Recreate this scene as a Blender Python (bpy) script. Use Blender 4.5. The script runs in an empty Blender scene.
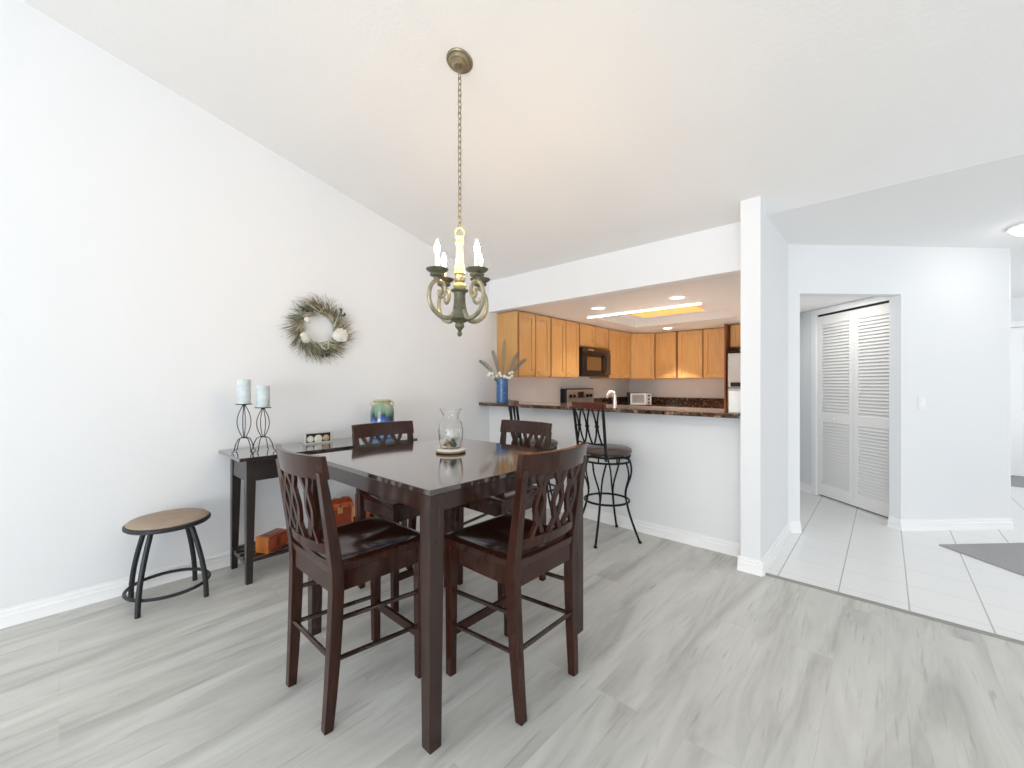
import bpy, bmesh, math, random
from mathutils import Vector, Matrix
PI = math.pi
R = math.radians
random.seed(7)
SC = bpy.context.scene
COL = SC.collection

# ------------------------------------------------------------------ camera
CAM_H, YAW, FPX = 1.28, R(42.24), 411.3
cd = bpy.data.cameras.new('camera')
cam = bpy.data.objects.new('camera', cd)
COL.objects.link(cam)
cam.location = (0, 0, CAM_H)
cam.rotation_euler = (R(90), 0, YAW)
cd.sensor_width = 36.0
cd.lens = FPX / 1024 * 36.0
cd.clip_start = 0.02
SC.camera = cam

# ------------------------------------------------------------------ world, daylight, exposure
w = bpy.data.worlds.new('daylight_sky')
SC.world = w
w.use_nodes = True
bg = w.node_tree.nodes['Background']
bg.inputs[0].default_value = (0.86, 0.93, 1.0, 1)
bg.inputs[1].default_value = 1.0
SC.view_settings.view_transform = 'Standard'
SC.view_settings.look = 'None'
SC.view_settings.exposure = -0.14
SC.view_settings.gamma = 1.0
SC.view_settings.use_curve_mapping = False
SC.cycles.max_bounces = 10
SC.cycles.diffuse_bounces = 6
SC.cycles.use_denoising = True
SC.cycles.sample_clamp_indirect = 6.0


def area_light(name, loc, rot, sx, sy, power, col=(1, 1, 1), shape='RECTANGLE'):
    l = bpy.data.lights.new(name, 'AREA')
    l.shape = shape
    l.size = sx
    l.size_y = sy
    l.energy = power
    l.color = col
    o = bpy.data.objects.new(name, l)
    COL.objects.link(o)
    o.location = loc
    o.rotation_euler = rot
    return o


# daylight through the glazed sliding door behind the viewer and the window on the right, plus an added ceiling fill
area_light('daylight_sliding_door', (0.7, -4.85, 1.2), (R(90), 0, R(6)), 4.2, 2.2, 175, (0.88, 0.95, 1.0))
area_light('ceiling_fill', (0.3, -4.80, 0.35), (R(90 + 42), 0, 0), 4.4, 0.6, 95, (0.97, 0.98, 1.0))  # added lamp, low and tilted up to brighten the ceiling
area_light('daylight_side_window', (3.15, 3.6, 1.3), (R(90), 0, R(90)), 3.0, 1.8, 18, (0.93, 0.97, 1.0))
area_light('daylight_entry', (3.15, 7.4, 1.5), (R(90), 0, R(90)), 1.6, 1.6, 22, (0.95, 0.98, 1.0))
area_light('closet_hall_lamp', (-0.42, 5.25, 2.12), (0, 0, 0), .2, .2, 3.2, (1.0, .97, .92), 'DISK')

# ------------------------------------------------------------------ helpers
MATS = {}


def mat(name, col, rough=0.5, metal=0.0, coat=0.0, emit=None, es=0.0, noise=0.0, nscale=8.0, stretch=(1, 1, 1),
        col2=None, bump=0.0, trans=0.0, ior=1.45, coords='Object', spec=0.5):
    m = bpy.data.materials.new(name)
    m.use_nodes = True
    nt = m.node_tree
    b = nt.nodes['Principled BSDF']
    b.inputs['Base Color'].default_value = (*col, 1)
    b.inputs['Roughness'].default_value = rough
    b.inputs['Metallic'].default_value = metal
    b.inputs['Coat Weight'].default_value = coat
    b.inputs['Coat Roughness'].default_value = 0.08
    b.inputs['IOR'].default_value = ior
    b.inputs['Specular IOR Level'].default_value = spec
    b.inputs['Transmission Weight'].default_value = trans
    if emit:
        b.inputs['Emission Color'].default_value = (*emit, 1)
        b.inputs['Emission Strength'].default_value = es
    tc = nt.nodes.new('ShaderNodeTexCoord')
    mp = nt.nodes.new('ShaderNodeMapping')
    mp.inputs['Scale'].default_value = stretch
    nt.links.new(tc.outputs[coords], mp.inputs[0])
    nz = nt.nodes.new('ShaderNodeTexNoise')
    nz.inputs['Scale'].default_value = nscale
    nz.inputs['Detail'].default_value = 5
    nt.links.new(mp.outputs[0], nz.inputs['Vector'])
    if col2:
        rp = nt.nodes.new('ShaderNodeValToRGB')
        rp.color_ramp.elements[0].position = 0.5 - 0.5 * noise
        rp.color_ramp.elements[1].position = 0.5 + 0.5 * noise
        rp.color_ramp.elements[0].color = (*col, 1)
        rp.color_ramp.elements[1].color = (*col2, 1)
        nt.links.new(nz.outputs[0], rp.inputs[0])
        nt.links.new(rp.outputs[0], b.inputs['Base Color'])
    if bump:
        bp = nt.nodes.new('ShaderNodeBump')
        bp.inputs['Strength'].default_value = bump
        bp.inputs['Distance'].default_value = 0.01
        nt.links.new(nz.outputs[0], bp.inputs['Height'])
        nt.links.new(bp.outputs[0], b.inputs['Normal'])
    MATS[name] = m
    return m


WALL = mat('painted_wall', (0.815, 0.825, 0.84), 0.75, bump=0.06, nscale=90, coords='Object')
CEIL = mat('painted_ceiling', (0.88, 0.875, 0.87), 0.85, bump=0.10, nscale=60)
TRIM = mat('white_trim', (0.91, 0.91, 0.91), 0.4)
DOORW = mat('white_door_paint', (0.83, 0.82, 0.80), 0.45)
DARKGAP = mat('dark_track', (0.02, 0.018, 0.016), 0.6)
ESP = mat('espresso_wood', (0.019, 0.008, 0.0055), 0.2, coat=0.2, col2=(0.036, 0.014, 0.009), noise=0.5, nscale=5, stretch=(10, 10, 1.2))
TOPW = mat('espresso_top', (0.034, 0.021, 0.017), 0.09, coat=1.0, spec=0.8, col2=(0.046, 0.027, 0.022), noise=0.6, nscale=4, stretch=(12, 1.2, 10))
MAHO = mat('chair_wood', (0.022, 0.0065, 0.004), 0.17, coat=0.1, spec=0.35, col2=(0.048, 0.015, 0.008), noise=0.5, nscale=6, stretch=(9, 9, 1.5))
CONS = mat('console_wood', (0.016, 0.010, 0.009), 0.3, coat=0.25, col2=(0.026, 0.015, 0.013), noise=0.5, nscale=5, stretch=(8, 1, 8))
IRON = mat('black_iron', (0.006, 0.006, 0.006), 0.5, spec=0.3)
GUN = mat('dark_stool_metal', (0.035, 0.037, 0.040), 0.4, metal=0.5)
LEATH = mat('brown_leather', (0.075, 0.052, 0.042), 0.28, coat=0.2, bump=0.15, nscale=60)
FABRIC = mat('tan_suede', (0.33, 0.25, 0.19), 0.85, col2=(0.42, 0.33, 0.255), noise=0.6, nscale=9, bump=0.1)
CABW = mat('honey_maple', (0.55, 0.285, 0.092), 0.32, coat=0.25, col2=(0.68, 0.395, 0.15), noise=0.7, nscale=4, stretch=(9, 9, 0.9))
CABD = mat('reddish_cabinet_edge', (0.20, 0.058, 0.022), 0.35, col2=(0.26, 0.085, 0.03), noise=0.6, nscale=4, stretch=(9, 9, 1))
STEEL = mat('stainless', (0.62, 0.60, 0.57), 0.28, metal=0.9)
NICKEL = mat('brushed_nickel', (0.72, 0.70, 0.66), 0.25, metal=0.9)
BLACKP = mat('gloss_black', (0.008, 0.007, 0.007), 0.18, coat=0.1, spec=0.4)
SMOKE = mat('smoked_glass', (0.055, 0.035, 0.025), 0.08, coat=0.5)
FRID = mat('fridge_steel', (0.50, 0.50, 0.49), 0.35, metal=0.35)
WHITEP = mat('white_plastic', (0.85, 0.85, 0.83), 0.4)
PAPER = mat('white_card', (0.88, 0.88, 0.86), 0.7)
WAX = mat('pale_blue_wax', (0.46, 0.56, 0.59), 0.55, col2=(0.72, 0.77, 0.78), noise=0.5, nscale=14, stretch=(1, 1, 2.5))
OBOX = mat('orange_lacquer_wood', (0.46, 0.115, 0.012), 0.3, coat=0.3, col2=(0.60, 0.20, 0.028), noise=0.6, nscale=10, stretch=(6, 1, 6))
OBOXD = mat('red_brown_lacquer', (0.17, 0.022, 0.008), 0.3, coat=0.3, col2=(0.27, 0.045, 0.012), noise=0.6, nscale=14, stretch=(6, 1, 6))
BRASS = mat('brass_latch', (0.6, 0.42, 0.18), 0.35, metal=0.9)
CREAM = mat('cream_gilt', (0.42, 0.36, 0.15), 0.5, col2=(0.56, 0.50, 0.25), noise=0.5, nscale=40, bump=0.2)
PATINA = mat('green_grey_patina', (0.06, 0.066, 0.042), 0.45, metal=0.3, col2=(0.21, 0.195, 0.125), noise=0.6, nscale=30, bump=0.2)
ARMM = mat('champagne_patina', (0.20, 0.18, 0.115), 0.36, metal=0.5, col2=(0.46, 0.42, 0.30), noise=0.6, nscale=25)
CANOPY = mat('champagne_canopy', (0.20, 0.165, 0.105), 0.34, metal=0.6, col2=(0.38, 0.325, 0.22), noise=0.5, nscale=25)
CANDS = mat('candle_sleeve', (0.86, 0.83, 0.72), 0.5)
BULB = mat('lit_bulb', (1, 0.9, 0.7), 0.3, emit=(1.0, 0.66, 0.34), es=310)
CANL = mat('downlight_lens', (1, 1, 1), 0.3, emit=(1.0, 0.93, 0.82), es=14)
LITEDGE = mat('lit_tray_edge', (1, 1, 1), 0.3, emit=(1.0, 0.96, 0.88), es=10)  # bright trim edge: the light on it is put in as emission
AMBER = mat('amber_glow', (0.8, 0.42, 0.14), 0.4, emit=(1.0, 0.42, 0.10), es=1.0)
HALLL = mat('hall_light_glass', (1, 1, 1), 0.3, emit=(1.0, 0.98, 0.95), es=11)
GLASS = mat('clear_glass', (1, 1, 1), 0.0, trans=1.0, ior=1.45)
RUG = mat('grey_mat', (0.33, 0.33, 0.333), 0.95, col2=(0.42, 0.42, 0.423), noise=0.7, nscale=140, bump=0.4)
LEAFG = mat('sage_leaf', (0.065, 0.09, 0.04), 0.6, col2=(0.18, 0.21, 0.11), noise=0.8, nscale=20)
DRYG = mat('dried_grass', (0.30, 0.245, 0.16), 0.8, col2=(0.46, 0.40, 0.29), noise=0.8, nscale=20)
SHELL = mat('white_shell', (0.66, 0.64, 0.58), 0.5, col2=(0.78, 0.76, 0.71), noise=0.6, nscale=30)
SHELLB = mat('tan_shell', (0.36, 0.23, 0.12), 0.45, col2=(0.62, 0.48, 0.30), noise=0.6, nscale=60)
SHELLG = mat('dark_green_shell', (0.05, 0.07, 0.045), 0.4, col2=(0.15, 0.19, 0.12), noise=0.6, nscale=60)
BERRY = mat('blue_black_berry', (0.025, 0.032, 0.05), 0.4)
DRIFT = mat('bleached_driftwood', (0.55, 0.52, 0.45), 0.8)
FROND = mat('grey_feather_frond', (0.11, 0.115, 0.10), 0.75, col2=(0.24, 0.24, 0.215), noise=0.7, nscale=20)
PETAL = mat('white_petal', (0.85, 0.85, 0.78), 0.6)
STEM = mat('green_stem', (0.05, 0.12, 0.035), 0.6)
DISH = mat('whitewashed_wood', (0.72, 0.68, 0.58), 0.6, col2=(0.80, 0.77, 0.68), noise=0.6, nscale=30)
DISHR = mat('brown_wood_rim', (0.30, 0.19, 0.10), 0.6)
FRAMEW = mat('silver_white_frame', (0.60, 0.61, 0.60), 0.4)
FRAMEB = mat('black_backing', (0.02, 0.02, 0.02), 0.7)
KBASE = CABW


def vase_mat():
    m = mat('green_to_blue_glaze', (0.1, 0.3, 0.2), 0.12, coat=0.5)
    nt = m.node_tree
    b = nt.nodes['Principled BSDF']
    tc = nt.nodes.new('ShaderNodeTexCoord')
    sp = nt.nodes.new('ShaderNodeSeparateXYZ')
    nt.links.new(tc.outputs['Object'], sp.inputs[0])
    nz = nt.nodes.new('ShaderNodeTexNoise')
    nz.inputs['Scale'].default_value = 16
    mp = nt.nodes.new('ShaderNodeMapping')
    mp.inputs['Scale'].default_value = (1, 1, 0.25)
    nt.links.new(tc.outputs['Object'], mp.inputs[0])
    nt.links.new(mp.outputs[0], nz.inputs['Vector'])
    ad = nt.nodes.new('ShaderNodeMath')
    ad.operation = 'MULTIPLY_ADD'
    ad.inputs[1].default_value = 0.22
    nt.links.new(nz.outputs[0], ad.inputs[0])
    nt.links.new(sp.outputs[2], ad.inputs[2])
    rp = nt.nodes.new('ShaderNodeValToRGB')
    e = rp.color_ramp.elements
    e[0].position, e[0].color = 0.20, (0.20, 0.37, 0.70, 1)
    e[1].position, e[1].color = 0.43, (0.50, 0.50, 0.30, 1)
    for p, c in ((0.27, (0.03, 0.09, 0.36, 1)), (0.305, (0.01, 0.035, 0.05, 1)), (0.335, (0.12, 0.23, 0.16, 1)), (0.385, (0.25, 0.37, 0.26, 1))):
        q = e.new(p)
        q.color = c
    nt.links.new(ad.outputs[0], rp.inputs[0])
    nt.links.new(rp.outputs[0], b.inputs['Base Color'])
    return m


GLAZE = vase_mat()
BLUEV = mat('blue_ribbed_glaze', (0.018, 0.075, 0.25), 0.25, coat=0.3, col2=(0.08, 0.21, 0.46), noise=0.5, nscale=22, stretch=(1, 1, 2.4), bump=0.2)


def granite_mat():
    m = mat('speckled_granite', (0.1, 0.05, 0.03), 0.09, coat=0.5)
    nt = m.node_tree
    b = nt.nodes['Principled BSDF']
    tc = nt.nodes.new('ShaderNodeTexCoord')
    v = nt.nodes.new('ShaderNodeTexNoise')
    v.inputs['Scale'].default_value = 42
    v.inputs['Detail'].default_value = 6
    nt.links.new(tc.outputs['Object'], v.inputs['Vector'])
    rp = nt.nodes.new('ShaderNodeValToRGB')
    e = rp.color_ramp.elements
    e[0].position, e[0].color = 0.36, (0.012, 0.008, 0.007, 1)
    e[1].position, e[1].color = 0.68, (0.42, 0.30, 0.20, 1)
    for p, c in ((0.46, (0.055, 0.028, 0.018, 1)), (0.52, (0.15, 0.075, 0.042, 1)), (0.57, (0.03, 0.018, 0.014, 1)), (0.61, (0.28, 0.17, 0.10, 1))):
        q = e.new(p)
        q.color = c
    nt.links.new(v.outputs[0], rp.inputs[0])
    nt.links.new(rp.outputs[0], b.inputs['Base Color'])
    return m


GRAN = granite_mat()


def floor_mat():
    m = mat('grey_vinyl_plank', (0.4, 0.4, 0.4), 0.36)
    nt = m.node_tree
    N, L = nt.nodes.new, nt.links.new
    b = nt.nodes['Principled BSDF']
    g = N('ShaderNodeNewGeometry')
    sp = N('ShaderNodeSeparateXYZ')
    L(g.outputs['Position'], sp.inputs[0])
    cb = N('ShaderNodeCombineXYZ')
    L(sp.outputs[1], cb.inputs[0])
    L(sp.outputs[0], cb.inputs[1])
    br = N('ShaderNodeTexBrick')
    br.offset = 0.41
    br.offset_frequency = 2
    br.inputs['Scale'].default_value = 1
    br.inputs['Brick Width'].default_value = 1.52
    br.inputs['Row Height'].default_value = 0.18
    br.inputs['Mortar Size'].default_value = 0.0008
    br.inputs['Mortar Smooth'].default_value = 0.2
    br.inputs['Color1'].default_value = (0.0, 0.0, 0.0, 1)
    br.inputs['Color2'].default_value = (1, 1, 1, 1)
    br.inputs['Mortar'].default_value = (0.5, 0.5, 0.5, 1)
    L(cb.outputs[0], br.inputs['Vector'])
    # per-plank shift of the grain
    sh = N('ShaderNodeVectorMath')
    sh.operation = 'MULTIPLY_ADD'
    sh.inputs[1].default_value = (0.9, 0.5, 0)
    L(br.outputs['Color'], sh.inputs[0])
    mp = N('ShaderNodeMapping')
    mp.inputs['Scale'].default_value = (0.75, 4.6, 1)
    L(cb.outputs[0], mp.inputs[0])
    L(mp.outputs[0], sh.inputs[2])
    n1 = N('ShaderNodeTexNoise')
    n1.inputs['Scale'].default_value = 1.6
    n1.inputs['Detail'].default_value = 7
    n1.inputs['Roughness'].default_value = 0.6
    n1.inputs['Distortion'].default_value = 0.7
    L(sh.outputs[0], n1.inputs['Vector'])
    rp = N('ShaderNodeValToRGB')
    e = rp.color_ramp.elements
    e[0].position, e[0].color = 0.24, (0.37, 0.365, 0.34, 1)
    e[1].position, e[1].color = 0.78, (0.72, 0.72, 0.69, 1)
    q = e.new(0.5)
    q.color = (0.575, 0.57, 0.54, 1)
    L(n1.outputs[0], rp.inputs[0])
    # fine dark streaks
    mp2 = N('ShaderNodeMapping')
    mp2.inputs['Scale'].default_value = (2.2, 34, 1)
    L(cb.outputs[0], mp2.inputs[0])
    n2 = N('ShaderNodeTexNoise')
    n2.inputs['Scale'].default_value = 1.5
    n2.inputs['Detail'].default_value = 4
    n2.inputs['Distortion'].default_value = 0.5
    L(mp2.outputs[0], n2.inputs['Vector'])
    r2 = N('ShaderNodeValToRGB')
    r2.color_ramp.elements[0].position, r2.color_ramp.elements[0].color = 0.24, (0.60, 0.59, 0.56, 1)
    r2.color_ramp.elements[1].position, r2.color_ramp.elements[1].color = 0.40, (1, 1, 1, 1)
    L(n2.outputs[0], r2.inputs[0])
    mx = N('ShaderNodeMix')
    mx.data_type = 'RGBA'
    mx.blend_type = 'MULTIPLY'
    mx.inputs[0].default_value = 0.8
    L(rp.outputs[0], mx.inputs[6])
    L(r2.outputs[0], mx.inputs[7])
    # plank to plank tone
    r3 = N('ShaderNodeValToRGB')
    r3.color_ramp.elements[0].color = (0.98, 0.98, 0.975, 1)
    r3.color_ramp.elements[1].color = (1.02, 1.02, 1.015, 1)
    L(br.outputs['Color'], r3.inputs[0])
    m2 = N('ShaderNodeMix')
    m2.data_type = 'RGBA'
    m2.blend_type = 'MULTIPLY'
    m2.inputs[0].default_value = 1
    L(mx.outputs[2], m2.inputs[6])
    L(r3.outputs[0], m2.inputs[7])
    m3 = N('ShaderNodeMix')
    m3.data_type = 'RGBA'
    L(br.outputs['Fac'], m3.inputs[0])
    L(m2.outputs[2], m3.inputs[6])
    m3.inputs[7].default_value = (0.50, 0.495, 0.47, 1)
    L(m3.outputs[2], b.inputs['Base Color'])
    return m


def tile_mat():
    m = mat('white_floor_tile', (0.8, 0.8, 0.78), 0.22)
    nt = m.node_tree
    N, L = nt.nodes.new, nt.links.new
    b = nt.nodes['Principled BSDF']
    g = N('ShaderNodeNewGeometry')
    sp = N('ShaderNodeSeparateXYZ')
    L(g.outputs['Position'], sp.inputs[0])

    def line(out, phase, width):
        a = N('ShaderNodeMath'); a.operation = 'SUBTRACT'; a.inputs[1].default_value = phase
        L(out, a.inputs[0])
        pp = N('ShaderNodeMath'); pp.operation = 'PINGPONG'; pp.inputs[1].default_value = 0.158
        L(a.outputs[0], pp.inputs[0])
        c = N('ShaderNodeMath'); c.operation = 'LESS_THAN'; c.inputs[1].default_value = width
        L(pp.outputs[0], c.inputs[0])
        return c.outputs[0]
    lx = line(sp.outputs[0], -0.531, 0.0035)
    ly = line(sp.outputs[1], 3.31, 0.0018)
    m1 = N('ShaderNodeMix'); m1.data_type = 'RGBA'
    m1.inputs[6].default_value = (0.86, 0.86, 0.85, 1)
    m1.inputs[7].default_value = (0.62, 0.62, 0.605, 1)  # cross grout kept paler, with floor glare put into its colour
    L(ly, m1.inputs[0])
    m2 = N('ShaderNodeMix'); m2.data_type = 'RGBA'
    m2.inputs[7].default_value = (0.50, 0.50, 0.48, 1)
    L(lx, m2.inputs[0])
    L(m1.outputs[2], m2.inputs[6])
    L(m2.outputs[2], b.inputs['Base Color'])
    return m


FLOOR = floor_mat()
TILE = tile_mat()


class MB:
    def __init__(s):
        s.v, s.f = [], []

    def add(s, vs, fs):
        o = len(s.v)
        s.v += [tuple(p) for p in vs]
        s.f += [tuple(i + o for i in f) for f in fs]
        return s

    def box(s, x0, x1, y0, y1, z0, z1):
        vs = [(x, y, z) for z in (z0, z1) for y in (y0, y1) for x in (x0, x1)]
        return s.add(vs, [(0, 2, 3, 1), (4, 5, 7, 6), (0, 1, 5, 4), (2, 6, 7, 3), (0, 4, 6, 2), (1, 3, 7, 5)])

    def frustum(s, b, t):
        # b, t = (x0,x1,y0,y1,z)
        vs = [(x, y, b[4]) for y in b[2:4] for x in b[0:2]] + [(x, y, t[4]) for y in t[2:4] for x in t[0:2]]
        return s.add(vs, [(0, 2, 3, 1), (4, 5, 7, 6), (0, 1, 5, 4), (2, 6, 7, 3), (0, 4, 6, 2), (1, 3, 7, 5)])

    def prism(s, poly, a0, a1, axis='z'):
        n = len(poly)

        def P(p, a):
            return {'z': (p[0], p[1], a), 'x': (a, p[0], p[1]), 'y': (p[0], a, p[1])}[axis]
        vs = [P(p, a0) for p in poly] + [P(p, a1) for p in poly]
        fs = [tuple(range(n))[::-1], tuple(range(n, 2 * n))]
        fs += [(i, (i + 1) % n, n + (i + 1) % n, n + i) for i in range(n)]
        return s.add(vs, fs)

    def lathe(s, prof, n=24, c=(0, 0, 0), M=None):
        vs, fs = [], []
        for r, z in prof:
            for k in range(n):
                a = 2 * PI * k / n
                p = Vector((r * math.cos(a), r * math.sin(a), z))
                if M:
                    p = M @ p
                vs.append((p.x + c[0], p.y + c[1], p.z + c[2]))
        m = len(prof)
        for i in range(m - 1):
            for k in range(n):
                fs.append((i * n + k, i * n + (k + 1) % n, (i + 1) * n + (k + 1) % n, (i + 1) * n + k))
        fs.append(tuple(range(n))[::-1])
        fs.append(tuple((m - 1) * n + k for k in range(n)))
        return s.add(vs, fs)

    def tube(s, path, r, n=8, closed=False):
        pts = [Vector(p) for p in path]
        m = len(pts)
        rs = r if isinstance(r, (list, tuple)) else [r] * m
        vs, fs = [], []
        up = None
        for i, p in enumerate(pts):
            if closed:
                t = pts[(i + 1) % m] - pts[i - 1]
            else:
                t = pts[min(i + 1, m - 1)] - pts[max(i - 1, 0)]
            t.normalize()
            if up is None:
                up = Vector((0, 0, 1)) if abs(t.z) < 0.9 else Vector((1, 0, 0))
            a = up - t * up.dot(t)
            a.normalize()
            up = a
            bb = t.cross(a)
            for k in range(n):
                an = 2 * PI * (k + 0.5) / n
                q = p + (a * math.cos(an) + bb * math.sin(an)) * rs[i]
                vs.append(tuple(q))
        for i in range(m if closed else m - 1):
            j = (i + 1) % m
            for k in range(n):
                fs.append((i * n + k, i * n + (k + 1) % n, j * n + (k + 1) % n, j * n + k))
        if not closed:
            fs.append(tuple(range(n))[::-1])
            fs.append(tuple((m - 1) * n + k for k in range(n)))
        return s.add(vs, fs)

    def strip(s, path, side, w, d):
        # rectangular bar along path; side = width direction, d = depth across (tangent x side)
        pts = [Vector(p) for p in path]
        m = len(pts)
        sd0 = Vector(side).normalized()
        ws = w if isinstance(w, (list, tuple)) else [w] * m
        ds = d if isinstance(d, (list, tuple)) else [d] * m
        vs, fs = [], []
        for i, p in enumerate(pts):
            t = (pts[min(i + 1, m - 1)] - pts[max(i - 1, 0)]).normalized()
            sd = (sd0 - t * sd0.dot(t)).normalized()
            nn = t.cross(sd)
            for a, b in ((-1, -1), (1, -1), (1, 1), (-1, 1)):
                vs.append(tuple(p + sd * (a * ws[i] / 2) + nn * (b * ds[i] / 2)))
        for i in range(m - 1):
            for k in range(4):
                fs.append((i * 4 + k, i * 4 + (k + 1) % 4, (i + 1) * 4 + (k + 1) % 4, (i + 1) * 4 + k))
        fs.append((3, 2, 1, 0))
        fs.append(tuple((m - 1) * 4 + k for k in range(4)))
        return s.add(vs, fs)

    def slab(s, nu, nv, top, bot):
        vs, fs = [], []
        for fn in (top, bot):
            for i in range(nu + 1):
                for j in range(nv + 1):
                    vs.append(fn(i / nu, j / nv))
        K = (nu + 1) * (nv + 1)

        def I(i, j, l):
            return l * K + i * (nv + 1) + j
        for i in range(nu):
            for j in range(nv):
                fs.append((I(i, j, 0), I(i + 1, j, 0), I(i + 1, j + 1, 0), I(i, j + 1, 0)))
                fs.append((I(i, j, 1), I(i, j + 1, 1), I(i + 1, j + 1, 1), I(i + 1, j, 1)))
        for i in range(nu):
            for j in (0, nv):
                fs.append((I(i, j, 0), I(i + 1, j, 0), I(i + 1, j, 1), I(i, j, 1)))
        for j in range(nv):
            for i in (0, nu):
                fs.append((I(i, j, 0), I(i, j + 1, 0), I(i, j + 1, 1), I(i, j, 1)))
        return s.add(vs, fs)

    def sphere(s, c, rx, ry=None, rz=None, nu=12, nv=8, M=None):
        ry = ry or rx
        rz = rz or rx
        vs = [(0, 0, -rz)]
        for i in range(1, nv):
            a = -PI / 2 + PI * i / nv
            for k in range(nu):
                b = 2 * PI * k / nu
                vs.append((rx * math.cos(a) * math.cos(b), ry * math.cos(a) * math.sin(b), rz * math.sin(a)))
        vs.append((0, 0, rz))
        fs = [(0, 1 + (k + 1) % nu, 1 + k) for k in range(nu)]
        for i in range(nv - 2):
            for k in range(nu):
                a, b = 1 + i * nu, 1 + (i + 1) * nu
                fs.append((a + k, a + (k + 1) % nu, b + (k + 1) % nu, b + k))
        t = len(vs) - 1
        a = 1 + (nv - 2) * nu
        fs += [(a + k, a + (k + 1) % nu, t) for k in range(nu)]
        out = []
        for p in vs:
            q = Vector(p)
            if M:
                q = M @ q
            out.append((q.x + c[0], q.y + c[1], q.z + c[2]))
        return s.add(out, fs)

    def leaf(s, p0, p1, wdt, nrm=(0, 0, 1), bend=0.0, n=4, thick=0.0012):
        a, b = Vector(p0), Vector(p1)
        t = b - a
        nn = Vector(nrm)
        nn = (nn - t.normalized() * nn.dot(t.normalized()))
        if nn.length < 1e-4:
            nn = Vector((1, 0, 0))
        nn.normalize()
        sd = t.normalized().cross(nn)
        vs = []
        for i in range(n + 1):
            u = i / n
            c = a + t * u + nn * (bend * 4 * u * (1 - u))
            ww = wdt * (math.sin(PI * (0.12 + 0.86 * u)) ** 0.8) / 2
            vs += [tuple(c - sd * ww), tuple(c + nn * thick), tuple(c + sd * ww), tuple(c - nn * thick)]
        fs = []
        for i in range(n):
            for k in range(4):
                fs.append((i * 4 + k, i * 4 + (k + 1) % 4, i * 4 + 4 + (k + 1) % 4, i * 4 + 4 + k))
        fs.append((3, 2, 1, 0))
        fs.append(tuple(n * 4 + k for k in range(4)))
        return s.add(vs, fs)

    def build(s, name, m, parent=None, bevel=0.0, angle=35, seg=2, loc=None):
        me = bpy.data.meshes.new(name)
        me.from_pydata(s.v, [], s.f)
        bm = bmesh.new()
        bm.from_mesh(me)
        bmesh.ops.recalc_face_normals(bm, faces=bm.faces)
        for f in bm.faces:
            f.smooth = True
        for e in bm.edges:
            if len(e.link_faces) != 2 or e.calc_face_angle(0) > R(angle):
                e.smooth = False
        bm.to_mesh(me)
        bm.free()
        me.materials.append(m)
        o = bpy.data.objects.new(name, me)
        COL.objects.link(o)
        if parent:
            o.parent = parent
        if loc:
            o.location = loc
        if bevel:
            md = o.modifiers.new('bevel', 'BEVEL')
            md.width = bevel
            md.segments = seg
            md.limit_method = 'ANGLE'
            md.angle_limit = R(40)
            md.harden_normals = True
        return o


def tag(o, label, cat, group=None):
    o['label'] = label
    o['category'] = cat
    if group:
        o['group'] = group
    return o


def thing(name, label, cat, loc=(0, 0, 0), rz=0.0, group=None):
    o = bpy.data.objects.new(name, None)
    o.empty_display_size = 0.05
    COL.objects.link(o)
    o.location = loc
    o.rotation_euler = (0, 0, rz)
    return tag(o, label, cat, group)


def struct(o):
    o['kind'] = 'structure'
    return o


def dup(src, loc, rz, label=None, par=None):
    c = src.copy()
    COL.objects.link(c)
    if par:
        c.parent = par
        c.matrix_parent_inverse = src.matrix_parent_inverse.copy()
    else:
        c.location = loc
        c.rotation_euler = (0, 0, rz)
    if label:
        c['label'] = label
    for ch in list(src.children):
        dup(ch, None, None, None, c)
    return c


def ceil_z(y):
    return 2.485 + 0.2436 * (3.398 - y)


# ------------------------------------------------------------------ room shell
WX, WY = -3.445, 3.398
BACKY, RX = -5.0, 3.2
RIDGE = -1.2
zbk = ceil_z(RIDGE) - .9

struct(MB().prism([(WX - .05, BACKY - .05), (RX + .05, BACKY - .05), (RX + .05, 3.195), (-.68, 3.195), (-.68, 3.5), (WX - .05, 3.5)], -0.1, 0.0).build('floor', FLOOR))
struct(MB().prism([(-.68, 3.195), (RX + .05, 3.195), (RX + .05, 9.1), (WX - .05, 9.1), (WX - .05, 3.5), (-.68, 3.5)], -0.1, 0.001).build('floor_tile', TILE))
struct(MB().prism([(3.175, 0.0), (3.18, 0.006), (3.21, 0.006), (3.215, 0.0)], -.62, RX, 'x').build('trim_1', mat('grey_transition_strip', (0.30, 0.295, 0.27), 0.5)))

struct(MB().prism([(BACKY, 0), (7.1, 0), (7.1, 2.6), (WY, 2.56), (RIDGE, ceil_z(RIDGE) + .08), (BACKY, zbk + .08)], WX - .12, WX, 'x').build('wall_left', WALL))
struct(MB().prism([(BACKY - .1, zbk), (RIDGE, ceil_z(RIDGE)), (WY, 2.485), (WY, 2.6), (RIDGE, ceil_z(RIDGE) + .12), (BACKY - .1, zbk + .12)], WX - .12, RX + .12, 'x').build('ceiling', CEIL))
struct(MB().box(-.74, RX + .12, WY, 9.2, 2.485, 2.6).build('ceiling_hall', CEIL))
# bar wall below the counter and the header above the pass-through
struct(MB().box(WX, -.74, WY, 3.51, 0, 1.034).build('wall_bar', WALL))
struct(MB().box(WX, -.74, WY, 3.51, 2.126, 2.56).build('wall_header', WALL))
# partition end and angled wall
struct(MB().box(-.74, -.62, 3.161, 4.22, 0, 2.56).build('wall_partition', WALL))
S2 = math.sqrt(.5)


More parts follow.
